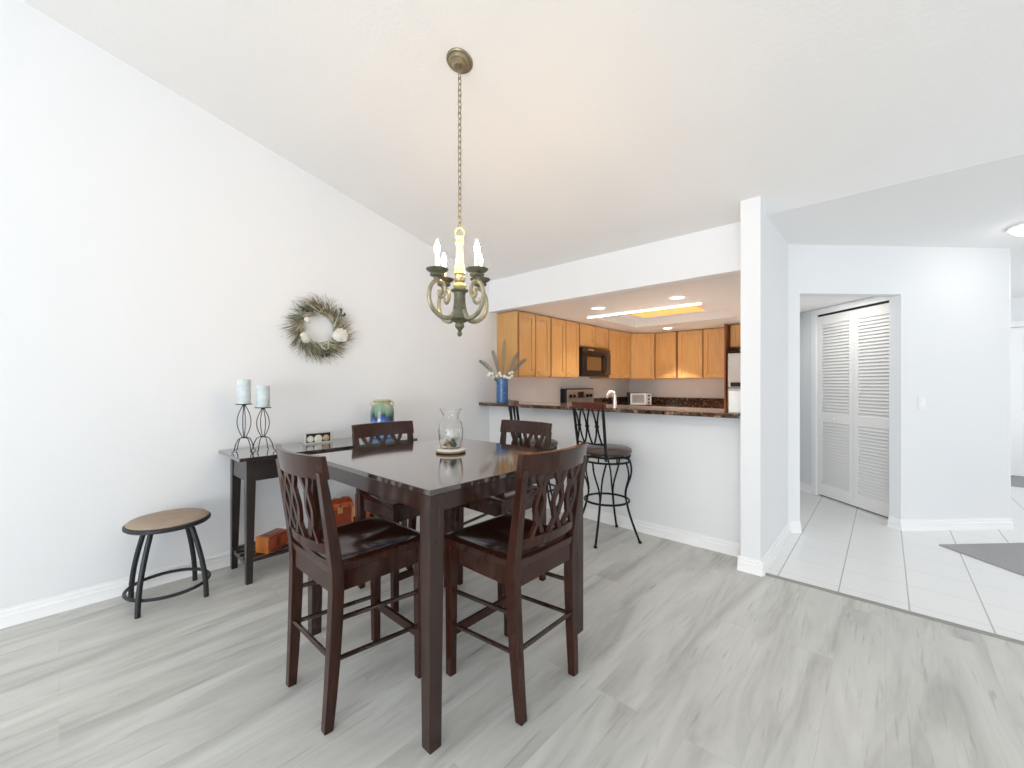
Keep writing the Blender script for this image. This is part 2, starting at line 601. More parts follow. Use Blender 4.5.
def along(p, d, t, n):
    # wall footprint from p along d for t with thickness n toward -(right-hand)
    q = (p[0] + d[0] * t, p[1] + d[1] * t)
    nx, ny = -d[1] * n, d[0] * n
    return [p, q, (q[0] + nx, q[1] + ny), (p[0] + nx, p[1] + ny)]


DG = (S2, S2)
p0, p1, p2, p3 = (-.64, 4.21), (-.547, 4.303), (.101, 4.951), (.821, 5.671)


def seg(a, b):
    return math.hypot(b[0] - a[0], b[1] - a[1])


aw = MB()
aw.prism(along(p0, DG, seg(p0, p1), .107), 0, 2.5)
aw.prism(along(p2, DG, seg(p2, p3), .107), 0, 2.5)
aw.prism(along(p1, DG, seg(p1, p2), .107), 2.063, 2.5)
struct(aw.build('wall_angled', WALL))
struct(MB().box(.70, .821, 5.66, 9.0, 0, 2.5).build('wall_hall_left', WALL))
struct(MB().box(.6, RX, 8.95, 9.07, 0, 2.5).build('wall_entry', WALL))
# closet wall (with door opening) inside the angled doorway
CD = (-S2, S2)
c0 = (.15, 5.15)          # start at the back of the angled wall


def cp(t, k=0.0):
    # point on closet wall line x+y=5.3, t metres from c0, k metres behind the face
    return (c0[0] + CD[0] * t + S2 * k, c0[1] + CD[1] * t + S2 * k)


T0, T1 = .092, 1.04
cw = MB()
cw.prism([cp(.0), cp(T0), cp(T0, .1), cp(.0, .1)], 0, 2.16)
cw.prism([cp(T1), cp(1.44), cp(1.44, .1), cp(T1, .1)], 0, 2.16)
cw.prism([cp(T0), cp(T1), cp(T1, .1), cp(T0, .1)], 2.075, 2.16)
struct(cw.build('wall_closet', WALL))
struct(MB().prism([cp(.0, .45), cp(1.44, .45), cp(1.44, .52), cp(.0, .52)], 0, 2.16).build('wall_closet_back', WALL))
struct(MB().prism([(-.62, 4.33), (.024, 5.03), (.3, 5.3), (-.4, 6.9), (-1.0, 6.9), (-.80, 4.33)], 2.14, 2.2).build('ceiling_closet_hall', CEIL))
# kitchen shell
struct(MB().box(-.90, -.80, 4.22, 7.1, 0, 2.6).build('wall_kitchen_right', WALL))
struct(MB().box(WX, -.80, 6.97, 7.09, 0, 2.6).build('wall_kitchen_back', WALL))
kc = MB()
TX0, TX1, TY0, TY1 = -2.76, -1.38, 4.53, 5.76
kc.box(WX, -.74, 3.505, TY0, 2.126, 2.17)
kc.box(WX, -.80, TY1, 7.0, 2.126, 2.17)
kc.box(WX, TX0, TY0, TY1, 2.126, 2.17)
kc.box(TX1, -.74, TY0, TY1, 2.126, 2.17)
kc.box(TX0 - .05, TX1 + .05, TY0 - .05, TY1 + .05, 2.235, 2.27)
kc.box(TX0 - .04, TX0, TY0 - .04, TY1 + .04, 2.17, 2.235)
kc.box(TX1, TX1 + .04, TY0 - .04, TY1 + .04, 2.17, 2.235)
kc.box(TX0, TX1, TY0 - .04, TY0, 2.17, 2.235)
kc.box(TX0, TX1, TY1, TY1 + .04, 2.17, 2.235)
struct(kc.build('ceiling_kitchen', mat('kitchen_ceiling', (0.74, 0.745, 0.75), 0.4)))
# walls behind the viewer, with the glazed openings the daylight comes through
bw = MB()
zt = zbk + .1
bw.box(WX, -1.45, BACKY - .1, BACKY, 0, zt)
bw.box(2.85, RX, BACKY - .1, BACKY, 0, zt)
bw.box(-1.45, 2.85, BACKY - .1, BACKY, 2.25, zt)
struct(bw.build('wall_back', WALL))
rw = MB()
rw.prism([(BACKY, 0), (9.0, 0), (9.0, 2.56), (WY, 2.56), (RIDGE, ceil_z(RIDGE) + .05), (BACKY, zbk + .05)], RX + .02, RX + .12, 'x')
struct(rw.build('wall_right', WALL))
wf = MB()
for x in (-1.45, .68, 2.80):
    wf.box(x, x + .05, BACKY - .07, BACKY - .02, 0, 2.25)
wf.box(-1.45, 2.85, BACKY - .07, BACKY - .02, 2.2, 2.25)
wf.box(-1.45, 2.85, BACKY - .07, BACKY - .02, 0, .05)
struct(wf.build('window_1', TRIM))


def baseboard(name, p, d, t, out):
    # profile: plain board with stepped cap and shoe; out = +1/-1 side of d the board stands on
    prof = [(0, 0), (.024, 0), (.022, .012), (.016, .024), (.016, .056), (.009, .064), (.009, .080), (.004, .086), (.004, .095), (0, .096)]
    nx, ny = -d[1] * out, d[0] * out
    n = len(prof)
    vs = [(p[0] + nx * a, p[1] + ny * a, z) for a, z in prof]
    vs += [(x + d[0] * t, y + d[1] * t, z) for x, y, z in vs]
    fs = [tuple(range(n)), tuple(range(n, 2 * n))] + [(i, (i + 1) % n, n + (i + 1) % n, n + i) for i in range(n)]
    return struct(MB().add(vs, fs).build(name, TRIM))


baseboard('baseboard_left', (WX, BACKY), (0, 1), WY - BACKY, -1)
baseboard('baseboard_bar', (WX + .016, WY), (1, 0), -.74 - WX - .016, -1)
baseboard('baseboard_partition_end', (-.756, 3.161), (1, 0), .152, -1)
baseboard('baseboard_partition_left', (-.74, 3.161), (0, 1), .24, 1)
baseboard('baseboard_partition_right', (-.62, 3.161), (0, 1), 1.06, -1)
baseboard('baseboard_angled_left', p0, DG, seg(p0, p1), -1)
baseboard('baseboard_angled_right', (p2[0] - .01, p2[1] - .01), DG, seg(p2, p3) + .02, -1)
baseboard('baseboard_jamb', (p2[0], p2[1]), CD, .107, 1)
baseboard('baseboard_closet', cp(T1 + .07), CD, .33, 1)
baseboard('baseboard_kitchen_right', (-.80, 4.35), (0, 1), 1.7, -1)

# closet door: two louvred leaves, casing, dark track
tr = MB()
for a, b in ((T1, T1 + .065), (T0 - .062, T0)):
    tr.prism([cp(a, -.016), cp(b, -.016), cp(b, 0), cp(a, 0)], 0, 2.072)
tr.prism([cp(T0 - .062, -.016), cp(T1 + .065, -.016), cp(T1 + .065, 0), cp(T0 - .062, 0)], 2.072, 2.132)
struct(tr.build('trim_2', TRIM))
struct(MB().prism([cp(T0, .012), cp(T1, .012), cp(T1, .09), cp(T0, .09)], 2.052, 2.075).build('trim_3', DARKGAP))
struct(MB().prism([cp(T0, .03), cp(T1, .03), cp(T1, .08), cp(T0, .08)], 0.001, .012).build('trim_4', DARKGAP))
dr = struct(bpy.data.objects.new('door_1', None))
COL.objects.link(dr)
dr.location = (*cp(T0, .02), 0)
dr.rotation_euler = (0, 0, R(135))     # local +X runs along the closet wall, local +Y toward the hall


def louvre_leaf(x0, x1):
    m = MB()
    z0, z1 = .014, 2.050
    st = .052
    yb, yf = -.014, .014
    m.box(x0, x0 + st, yb, yf, z0, z1)
    m.box(x1 - st, x1, yb, yf, z0, z1)
    for a, b in ((z0, z0 + .13), (.85, .95), (z1 - .10, z1)):
        m.box(x0 + st, x1 - st, yb, yf, a, b)
    lf = m.build('door_leaf', DOORW, dr, bevel=.002)
    lv = MB()
    for a, b in ((z0 + .13, .85), (.95, z1 - .10)):
        n = int((b - a) / .0335)
        for i in range(n):
            zc = a + (i + .5) * (b - a) / n
            # slat slopes down toward the hall (front edge low)
            lv.prism([(-.011, zc + .019), (.012, zc - .014), (.012, zc - .021), (-.011, zc + .012)], x0 + st, x1 - st, 'x')
    lv.build('louvre_slats', DOORW, lf)
    return lf


wl = (T1 - T0) / 2
louvre_leaf(.003, wl - .001)
lf = louvre_leaf(wl + .001, 2 * wl - .003)
MB().lathe([(.006, 0), (.006, .012), (.015, .02), (.017, .028), (.012, .036), (.003, .038)], 14, (wl + .46 * wl, .014, .90),
           Matrix.Rotation(R(-90), 3, 'X')).build('knob', WHITEP, lf)

# entry door far down the hall
ed = struct(bpy.data.objects.new('door_2', None))
COL.objects.link(ed)
ed.location = (1.35, 8.95, 0)
dm = MB()
dm.box(-.46, .46, -.045, 0, .01, 2.06)
for x0, x1 in ((-.36, -.06), (.06, .36)):
    for z0, z1 in ((.2, .75), (.9, 1.6), (1.72, 1.95)):
        dm.box(x0, x1, -.055, -.04, z0, z1)
dm.build('door_slab', TRIM, ed, bevel=.004)
cs = MB()
cs.box(-.55, -.47, -.03, 0, 0, 2.15)
cs.box(.47, .55, -.03, 0, 0, 2.15)
cs.box(-.55, .55, -.03, 0, 2.07, 2.15)
cs.build('door_casing', TRIM, ed)

# ------------------------------------------------------------------ dining table
tb = thing('dining_table', 'square espresso counter-height dining table with glossy top and tapered legs', 'table', (-1.680, 1.345, 0))
HX, HY = .523, .49
top = MB().box(-HX, HX, -HY, HY, .893, .914).build('tabletop', TOPW, tb, bevel=.003)
for sx in (-1, 1):
    for sy in (-1, 1):
        ox, oy = sx * (HX - .004), sy * (HY - .004)
        ix, iy = sx * (HX - .068), sy * (HY - .068)
        bx_, by_ = sx * (HX - .054), sy * (HY - .054)
        f = lambda a, b: (min(a, b), max(a, b))
        MB().frustum((*f(ox, bx_), *f(oy, by_), 0), (*f(ox, ix), *f(oy, iy), .893)).build('leg', ESP, tb, bevel=.003)
for sx in (-1, 1):
    a, b = sorted((sx * (HX - .006), sx * (HX - .028)))
    MB().box(a, b, -HY + .066, HY - .066, .832, .893).build('apron', ESP, tb)
for sy in (-1, 1):
    a, b = sorted((sy * (HY - .006), sy * (HY - .028)))
    MB().box(-HX + .066, HX - .066, a, b, .832, .893).build('apron', ESP, tb)

# ------------------------------------------------------------------ counter chairs
def make_chair(label):
    t = thing('counter_chair', label, 'chair', group='counter chairs around the dining table')

    def yback(z):       # centreline of the rear post in side view
        if z < .56:
            return -.180 - .027 * ((.56 - z) / .56) ** 1.6
        return -.180 - .068 * ((z - .56) / .44) ** 1.15

    def curve(x):       # plan curvature of crest and rail
        return -.044 * (1 - (x / .225) ** 2)
    # legs
    for sx in (-1, 1):
        zs = [0, .12, .25, .4, .52, .6, .7, .8, .9, .965]
        path = [(sx * (.175 + .026 * (z / .965) ** .8), yback(z), z) for z in zs]
        wd = [.034, .036, .038, .04, .04, .04, .038, .036, .034, .032]
        dp = [.034, .039, .043, .046, .046, .044, .040, .036, .030, .026]
        MB().strip(path, (1, 0, 0), wd, dp).build('leg', MAHO, t, bevel=.003)
    for sx in (-1, 1):
        xo = sx * .187
        MB().frustum((xo - .017, xo + .017, .176, .210, 0), (xo - .021, xo + .021, .170, .212, .575)).build('leg', MAHO, t, bevel=.003)

    # seat: dished saddle
    def half(v):
        return .205 + .018 * v
    def top_(u, v):
        x = (u * 2 - 1)
        y = -.205 + .435 * v
        hx = half(v)
        r = max(0, 1 - (abs(x) / .86) ** 3.0) * max(0, 1 - (abs((v - .46) / .47)) ** 3.0)
        z = .616 - .020 * r + .006 * math.exp(-(x / .16) ** 2) * r * max(0, (v - .35)) * 2.0
        ez = max(0, abs(x) - .93) / .07
        ev = max(0, abs(v * 2 - 1) - .92) / .08
        z -= .008 * max(ez, ev) ** 2
        return (x * hx, y, z)
    def bot_(u, v):
        x = (u * 2 - 1)
        return (x * (half(v) - .008), -.200 + .425 * v, .578)
    MB().slab(28, 28, top_, bot_).build('seat', MAHO, t, angle=50)
    # aprons
    MB().box(-.170, .170, .186, .206, .505, .577).build('apron', MAHO, t)
    MB().box(-.170, .170, -.196, -.172, .505, .577).build('apron', MAHO, t)
    for sx in (-1, 1):
        MB().box(sx * .186 - .011, sx * .186 + .011, -.165, .180, .505, .577).build('apron', MAHO, t)
    # crest rail, lower back rail
    def rail(z0, z1, hw, th):
        def side(off):
            def fn(u, v):
                x = (u * 2 - 1) * hw
                z = z0 + (z1 - z0) * v
                return (x, yback(z) + curve(x) + .012 + off, z)
            return fn
        return MB().slab(18, 4, side(-th / 2), side(th / 2))
    rail(.935, 1.022, .220, .024).build('crest_rail', MAHO, t, bevel=.003, angle=50)
    rail(.648, .690, .195, .020).build('back_rail', MAHO, t, bevel=.002, angle=50)
    # three splats with an eye-shaped opening and flared ends
    for xc in (-.103, 0, .103):
        m = MB()
        for s in (-1, 1):
            path = []
            n = 18
            for i in range(n + 1):
                u = i / n
                z = .686 + (.940 - .686) * u
                off = .0195 + .0095 * math.cos(4 * PI * u) * (0.85 if 0.25 < u < .75 else 1.25)
                x = xc * (1.0 + .04 * u) + s * off
                path.append((x, yback(z) + curve(xc) + .012, z))
            m.strip(path, (1, 0, 0), [.0205 + .003 * math.cos(4 * PI * i / n) * (-1 if .25 < i / n < .75 else 1) for i in range(n + 1)], .014)
        m.build('splat', MAHO, t)
    # stretchers
    def rod(a, b, r):
        MB().tube([a, b], r, 10).build('stretcher', ESP, t)
    for sx in (-1, 1):
        rod((sx * .184, -.195, .255), (sx * .186, .195, .222), .0095)
        rod((sx * .185, -.19, .402), (sx * .186, .195, .372), .0095)
    rod((-.183, -.197, .268), (.183, -.197, .268), .0095)
    MB().box(-.172, .172, .184, .202, .165, .205).build('footrest', MAHO, t, bevel=.003)
    return t


ch1 = make_chair('dark brown counter chair at the table\'s left side, nearest the low stool')
ch1.location = (-1.70, .872, 0)
dup(ch1, (-1.228, 1.352, 0), R(90), 'dark brown counter chair front right of the table, its back toward the doorway')
dup(ch1, (-2.235, 1.456, 0), R(-90), 'dark brown counter chair beside the console, its crest in front of the green jar')
dup(ch1, (-1.835, 1.918, 0), R(180), 'dark brown counter chair at the far table side, in front of the breakfast bar')

# ------------------------------------------------------------------ console table
con = thing('console_table', 'long dark console table with slatted bottom shelf standing against the left wall', 'console table', (-3.19, 1.40, 0))
CL0, CL1 = -.655, .645
MB().box(-.245, .250, CL0, CL1, .797, .82).build('tabletop', mat('console_top', (0.026, 0.020, 0.019), 0.09, coat=1.0, spec=0.7), con, bevel=.003)
for sx, xo in ((-1, -.185), (1, .185)):
    for ya in (CL0 + .055, CL1 - .055):
        s_ = 1 if ya < 0 else -1
        lo = sorted((ya, ya + s_ * .036)); hi = sorted((ya, ya + s_ * .058))
        xl = sorted((xo, xo - sx * .036)); xh = sorted((xo, xo - sx * .058))
        MB().frustum((*xl, *lo, 0), (*xh, *hi, .797)).build('leg', CONS, con, bevel=.002)
MB().box(.150, .180, CL0 + .11, CL1 - .11, .655, .797).build('apron', CONS, con)
MB().box(-.180, -.150, CL0 + .11, CL1 - .11, .655, .797).build('apron', CONS, con)
for ya in (CL0 + .060, CL1 - .085):
    MB().prism([(-.13, .797), (.13, .797), (.13, .655), (-.13, .655)], ya, ya + .025, 'y').build('apron', CONS, con)
for k in range(5):
    x = -.155 + k * .0775
    MB().box(x - .018, x + .018, CL0 + .06, CL1 - .06, .132, .148).build('shelf_slat', CONS, con, bevel=.002)
for ya in (CL0 + .065, CL1 - .09):
    MB().box(-.175, .175, ya, ya + .025, .105, .132).build('shelf_rail', CONS, con)

# boxes on the lower shelf
def small_chest(name, label, loc, rz, w_, l_, h_, dome):
    t = thing(name, label, 'box', loc, rz, 'orange boxes on the console shelf')
    hb = h_ * (.72 if dome else 1)
    MB().box(-w_ / 2, w_ / 2, -l_ / 2, l_ / 2, 0, hb).build('body', OBOXD, t, bevel=.003)
    # lighter end panels and corner bands
    for s in (-1, 1):
        MB().box(-w_ / 2 - .002, w_ / 2 + .002, s * (l_ / 2 - .004) - .007, s * (l_ / 2 - .004) + .007, -.0, hb + .001).build('end_panel', OBOX, t, bevel=.002)
    if dome:
        pr = [(-w_ / 2 - .004, hb + .004), (w_ / 2 + .004, hb + .004)]
        for i in range(9):
            a = PI * i / 8
            pr.append(((w_ / 2 + .004) * math.cos(a), hb + .012 + (h_ - hb - .012) * math.sin(a)))
        MB().prism(pr, -l_ / 2 - .004, l_ / 2 + .004, 'y').build('lid', mat('red_orange_lid', (0.36, 0.06, 0.012), 0.25, coat=0.4), t, bevel=.002)
        lid2 = MB()
        for s in (-.33, 0, .33):
            q = [((w_ / 2 + .007) * math.cos(PI * i / 12), hb + .012 + (h_ - hb - .009) * math.sin(PI * i / 12), s * l_) for i in range(13)]
            lid2.strip([(a, c, b) for a, b, c in q], (0, 1, 0), .016, .004)
        lid2.build('lid_band', OBOXD, t)
        MB().box(w_ / 2 + .001, w_ / 2 + .008, -.018, .018, hb - .03, hb + .02).build('latch', BRASS, t, bevel=.002)
        MB().box(-.018, .018, -l_ / 2 - .011, -l_ / 2 - .002, hb - .03, hb + .015).build('latch', BRASS, t, bevel=.002)
    else:
        MB().box(-w_ / 2 + .02, w_ / 2 - .02, -l_ / 2 + .03, l_ / 2 - .03, hb - .002, hb + .004).build('lid', OBOXD, t, bevel=.002)
        pm = MB()
        for s in (-.22, .2):
            pm.box(w_ / 2 - .001, w_ / 2 + .003, s * l_ - .05, s * l_ + .05, .02, hb - .02)
        pm.build('side_panel', mat('red_orange_panel', (0.30, 0.055, 0.012), 0.3, coat=0.3), t)
    return t


small_chest('wooden_box', 'long flat-topped orange wooden box, leftmost on the console shelf', (-3.13, .99, .1485), R(28), .098, .175, .105, False)
small_chest('treasure_chest', 'red-orange domed wooden chest on the console shelf behind the left chair back', (-3.175, 1.455, .1485), R(-4), .16, .20, .235, True)
small_chest('wooden_box', 'tall orange box on the console shelf mostly hidden behind the table leg', (-3.15, 1.71, .1485), R(0), .12, .16, .235, False)

# ------------------------------------------------------------------ candles on holders
def holder(loc, hgt, label, rot):
    t = thing('candle_holder', label, 'candle holder', loc, rot, 'black wire candle holders on the console')
    zc = .095
    MB().lathe([(.003, hgt - .010), (.014, hgt - .010), (.016, hgt - .006), (.050, hgt - .004), (.052, hgt), (.048, hgt + .001)], 24).build('plate', GUN, t)
    cg = MB()
    for k in range(4):
        a = PI / 4 + k * PI / 2
        pts = []
        for i in range(17):
            u = i / 16
            rr = .006 + .034 * math.sin(PI * u) ** .9
            pts.append((rr * math.cos(a), rr * math.sin(a), zc + (hgt - .010 - zc) * u))
        cg.tube(pts, .0027, 6)
    cg.build('wire_cage', IRON, t)
    for k in range(4):
        a = k * PI / 2
        pts = [(.0, zc), (.018, zc + .004), (.040, zc - .006), (.058, .055), (.066, .022), (.072, .008), (.080, .004), (.083, .010)]
        MB().tube([(r * math.cos(a), r * math.sin(a), z) for r, z in pts], .003, 6).build('leg', IRON, t)
    return t


def candle(loc, r, h, label):
    o = MB().lathe([(r * .96, 0), (r, .003), (r, h - .005), (r * .97, h), (r * .7, h - .002), (.003, h - .006)], 28).build('pillar_candle', WAX)
    o.location = loc
    MB().tube([(0, 0, h - .007), (.0005, 0, h + .003)], .0012, 6).build('wick', IRON, o)
    return tag(o, label, 'candle', 'pale pillar candles on the console')


holder((-3.215, .842, .82), .325, 'taller black wire candle holder, left on the console', R(20))
candle((-3.215, .842, 1.146), .040, .165, 'pale blue-white pillar candle on the taller wire holder')
holder((-3.165, .942, .82), .300, 'shorter black wire candle holder, right of the taller one', R(50))
candle((-3.165, .942, 1.121), .0405, .148, 'pale blue-white pillar candle on the shorter wire holder')

# framed shells
fr = thing('shell_frame', 'small silver-white box frame with three shells lying on the console back', 'picture frame', (-3.25, 1.349, .8205), R(90))
fm = MB()
fw, fh, fd = .215, .092, .030
fm.box(-fw / 2, fw / 2, -fd / 2, fd / 2, 0, .012)
fm.box(-fw / 2, fw / 2, -fd / 2, fd / 2, fh - .012, fh)
fm.box(-fw / 2, -fw / 2 + .014, -fd / 2, fd / 2, .012, fh - .012)
fm.box(fw / 2 - .014, fw / 2, -fd / 2, fd / 2, .012, fh - .012)
fm.build('frame', FRAMEW, fr, bevel=.002)
MB().box(-fw / 2 + .014, fw / 2 - .014, .002, .012, .012, fh - .012).build('backing', FRAMEB, fr)


def scallop(m, c, r, M):
    # ribbed fan shell dome
    vs, fs = [], []
    nu, nv = 18, 6
    for i in range(nu + 1):
        a = R(8) + R(164) * i / nu
        q = .85 * r * math.sin(a)
        L = q + math.sqrt(q * q + .2775 * r * r)
        for j in range(nv + 1):
            u = j / nv
            rr = L * u * (1 + .03 * math.cos(i * PI))
            hh = .42 * r * math.sin(PI * min(1, .12 + .88 * u)) + .035 * r * math.cos(i * PI) * u
            vs.append(M @ Vector((rr * math.cos(a), rr * math.sin(a) - .85 * r, hh)))
    for i in range(nu):
        for j in range(nv):
            k = i * (nv + 1) + j
            fs.append((k, k + nv + 1, k + nv + 2, k + 1))
    base = len(vs)
    vs += [M @ Vector((v_x, v_y, -.03 * r)) for v_x, v_y in [(0, -.3 * r)]]
    for i in range(nu):
        k = i * (nv + 1) + nv
        fs.append((k, k + nv + 1, base))
    fs.append((0, base, nv))
    fs.append((nu * (nv + 1), nu * (nv + 1) + nv, base))
    return m.add([(p.x + c[0], p.y + c[1], p.z + c[2]) for p in vs], fs)


for x, r_, mm in ((-.060, .026, SHELL), (0, .032, SHELL), (.060, .026, SHELLB)):
    q = MB()
    scallop(q, (x, .0005, fh / 2 - r_ * .35), r_, Matrix.Rotation(R(90), 3, 'X'))
    q.build('seashell', mm, fr)

# green-blue jar
jr = thing('glazed_jar', 'green and blue drip-glazed pottery jar on the console behind a chair crest', 'jar', (-3.20, 1.868, .8205), R(70))
MB().lathe([(.055, 0), (.082, .004), (.094, .05), (.098, .14), (.098, .22), (.090, .262), (.066, .288), (.060, .293), (.058, .304),
            (.066, .316), (.070, .322), (.064, .323), (.055, .31), (.054, .29), (.02, .20)], 36).build('body', GLAZE, jr)
CLAY = mat('tan_unglazed_clay', (0.42, 0.33, 0.20), 0.6, col2=(0.58, 0.50, 0.34), noise=0.6, nscale=40)
MB().tube([(.066 * math.cos(a * PI / 12), .066 * math.sin(a * PI / 12), .319) for a in range(24)], .0055, 8, True).build('rim', CLAY, jr)
for s in (-1, 1):
    MB().tube([(s * .060, 0, .303), (s * .078, 0, .310), (s * .090, 0, .300), (s * .092, 0, .280), (s * .084, 0, .267)], .0065, 8).build('handle', CLAY, jr)

# ------------------------------------------------------------------ low stool by the left wall
st = thing('stool', 'low round stool with tan seat and dark metal legs against the left wall', 'stool', (-3.185, .443, 0))
MB().lathe([(.10, .440), (.196, .443), (.205, .451), (.205, .463), (.200, .467), (.10, .467)], 44).build('seat_rim', GUN, st)
MB().lathe([(.10, .465), (.190, .4665), (.194, .472), (.184, .481), (.13, .488), (.05, .490), (.01, .490)], 44).build('seat', FABRIC, st)
for sx in (-1, 1):
    for sy in (-1, 1):
        pts = []
        for i in range(11):
            u = i / 10
            rr = .088 + .066 * math.sin(u * PI / 2) ** .95
            pts.append((sx * rr, sy * rr, .446 * (1 - u)))
        MB().tube(pts, .0135, 12).build('leg', GUN, st)
MB().tube([(.196 * math.cos(2 * PI * k / 40), .196 * math.sin(2 * PI * k / 40), .082) for k in range(40)], .0095, 8, True).build('foot_ring', GUN, st)

# ------------------------------------------------------------------ wreath
wr = thing('wreath', 'dried grass and sage wreath with white shells hanging on the left wall', 'wreath', (WX, 1.425, 1.725), 0)
rg = random.Random(3)


def wpos(r, a, d):      # on wall: local y to the right (+Y), z up, x out of the wall
    return (d, r * math.cos(a), r * math.sin(a))


MB().tube([wpos(.145, 2 * PI * k / 36, .026) for k in range(36)], .018, 8, True).build('twig_ring', DRYG, wr)


def tw(mm, n, wmin, wmax, lmin, lmax, r0, r1, swirl, bend):
    for i in range(n):
        a = rg.uniform(0, 2 * PI)
        r = rg.uniform(r0, r1)
        l = rg.uniform(lmin, lmax)
        d0 = rg.uniform(.018, .05)
        a0 = wpos(r, a, d0)
        da = swirl * rg.uniform(.5, 1.2) * l / r
        rr = r + l * rg.uniform(.55, .95)
        a1 = wpos(rr, a + da, max(.008, d0 + rg.uniform(-.03, .045)))
        mm.leaf(a0, a1, rg.uniform(wmin, wmax), (1, 0, 0), bend * rg.uniform(-1, 1), 4, .001)


m = MB()
tw(m, 190, .005, .010, .08, .15, .115, .16, .55, .02)
m.build('sage_leaves', LEAFG, wr)
m = MB()
tw(m, 300, .0022, .0045, .10, .20, .12, .175, .30, .03)
m.build('dried_grass', DRYG, wr)
m = MB()
tw(m, 36, .007, .012, .10, .16, .105, .15, 1.0, .03)
m.build('pale_blades', mat('pale_sage_blade', (0.34, 0.36, 0.22), 0.6, col2=(0.46, 0.46, 0.33), noise=0.6, nscale=20), wr)
m = MB()
for i in range(120):
    a = rg.uniform(0, 2 * PI)
    l = rg.uniform(.09, .165)
    sw = rg.uniform(-.35, .75)
    pts = []
    for k in range(6):
        u = k / 5
        pts.append(wpos(.14 + l * u, a + sw * l / .2 * u ** 1.4, .03 + .035 * math.sin(2.2 * u) * rg.uniform(.6, 1)))
    m.tube(pts, [.0022 * (1 - .7 * k / 5) for k in range(6)], 5)
m.build('twigs', mat('grey_brown_twig', (0.13, 0.10, 0.075), 0.85, col2=(0.27, 0.22, 0.16), noise=0.6, nscale=30), wr)
for r, a, sz, rot in ((.165, R(-14), .062, 100), (.150, R(213), .044, 20), (.125, R(152), .026, 60), (.135, R(-20), .040, 140)):
    q = MB()
    Mx = Matrix.Rotation(R(90), 3, 'Y') @ Matrix.Rotation(R(rot), 3, 'Z')
    scallop(q, wpos(r, a, .074), sz, Mx)
    q.build('seashell', SHELL, wr)
for a_, r_ in ((R(42), .225), (R(128), .175), (R(-78), .195)):
    q = MB()
    for k in range(11):
        aa = a_ + rg.uniform(-.17, .17)
        q.sphere(wpos(r_ + rg.uniform(-.03, .03), aa, .05 + rg.uniform(-.01, .015)), .009, nu=8, nv=6)
    q.build('berry_cluster', BERRY, wr)
q = MB()
for a_, r_, a2, r2 in ((R(112), .15, R(75), .10), (R(98), .13, R(82), .175), (R(15), .11, R(38), .17), (R(-55), .10, R(-38), .16), (R(-105), .11, R(-80), .17), (R(-70), .17, R(-48), .10)):
    p, p_ = wpos(r_, a_, .06), wpos(r2, a2, .062)
    q.tube([p, p_], .0045, 6)
q.build('driftwood_sticks', DRIFT, wr)

# ------------------------------------------------------------------ jar with shells on the table
JX, JY = -1.725, 1.412
ds = thing('wooden_coaster', 'round whitewashed wooden coaster under the glass vase on the table', 'coaster', (JX, JY, .9142))
MB().lathe([(.066, 0), (.078, .003), (.080, .008), (.078, .012), (.05, .012)], 36).build('rim', DISHR, ds)
MB().lathe([(.05, .0118), (.077, .012), (.079, .016), (.074, .022), (.05, .0235), (.01, .0235)], 36).build('top', DISH, ds)
ZJ = .938
gl = MB()
outer = [(.003, 0), (.050, 0), (.056, .004), (.064, .05), (.066, .085), (.060, .120), (.045, .142), (.040, .152), (.043, .165), (.056, .186), (.060, .192)]
inner = [(.058, .193), (.054, .186), (.041, .166), (.0375, .152), (.0425, .142), (.0575, .119), (.0632, .085), (.061, .05), (.053, .008), (.003, .006)]
gl.lathe([(a, b * 1.09) for a, b in outer + inner], 40)
go = gl.build('glass_vase', GLASS, angle=60)
go.location = (JX, JY, ZJ)
tag(go, 'clear flared glass vase of seashells in the middle of the dining table', 'vase')
shells = [
    ((-.022, -.010, .040), .026, SHELL, 'scallop', 'large white shell at the left inside the glass vase'),
    ((.016, .010, .074), .024, SHELL, 'scallop', 'white shell on top of the heap inside the glass vase'),
    ((.004, -.030, .030), .019, SHELLB, 'spiral', 'tan spiral shell at the front inside the glass vase'),
    ((.028, -.012, .034), .018, SHELLG, 'spiral', 'dark green shell at the right inside the glass vase'),
    ((-.008, .018, .052), .024, SHELL, 'scallop', 'white shell in the middle behind the tan spiral shell'),
    ((.022, .026, .028), .022, SHELL, 'scallop', 'white shell low at the back inside the glass vase'),
    ((-.020, .026, .022), .020, SHELL, 'scallop', 'small white shell low at the back left inside the glass vase'),
]
for i, (c, r_, mm, kind, lb) in enumerate(shells):
    q = MB()
    if kind == 'scallop':
        scallop(q, (0, 0, 0), r_, Matrix.Rotation(R(51 + (i * 37) % 50 - 25), 3, 'Z') @ Matrix.Rotation(R(65), 3, 'X'))
    else:
        pts, rs = [], []
        for k in range(26):
            u = k / 25
            a = u * 4.2 * PI
            rr = r_ * (1 - u) * .55
            pts.append((rr * math.cos(a), rr * math.sin(a), -r_ * .5 + 1.5 * r_ * u))
            rs.append(r_ * (.5 * (1 - u) + .05))
        q.tube(pts, rs, 10)
    o = q.build('seashell', mm)
    o.location = (JX + c[0], JY + c[1], ZJ + c[2])
    o.scale = (1.28, 1.28, 1.28)
    tag(o, lb, 'seashell', 'seashells in the glass vase')

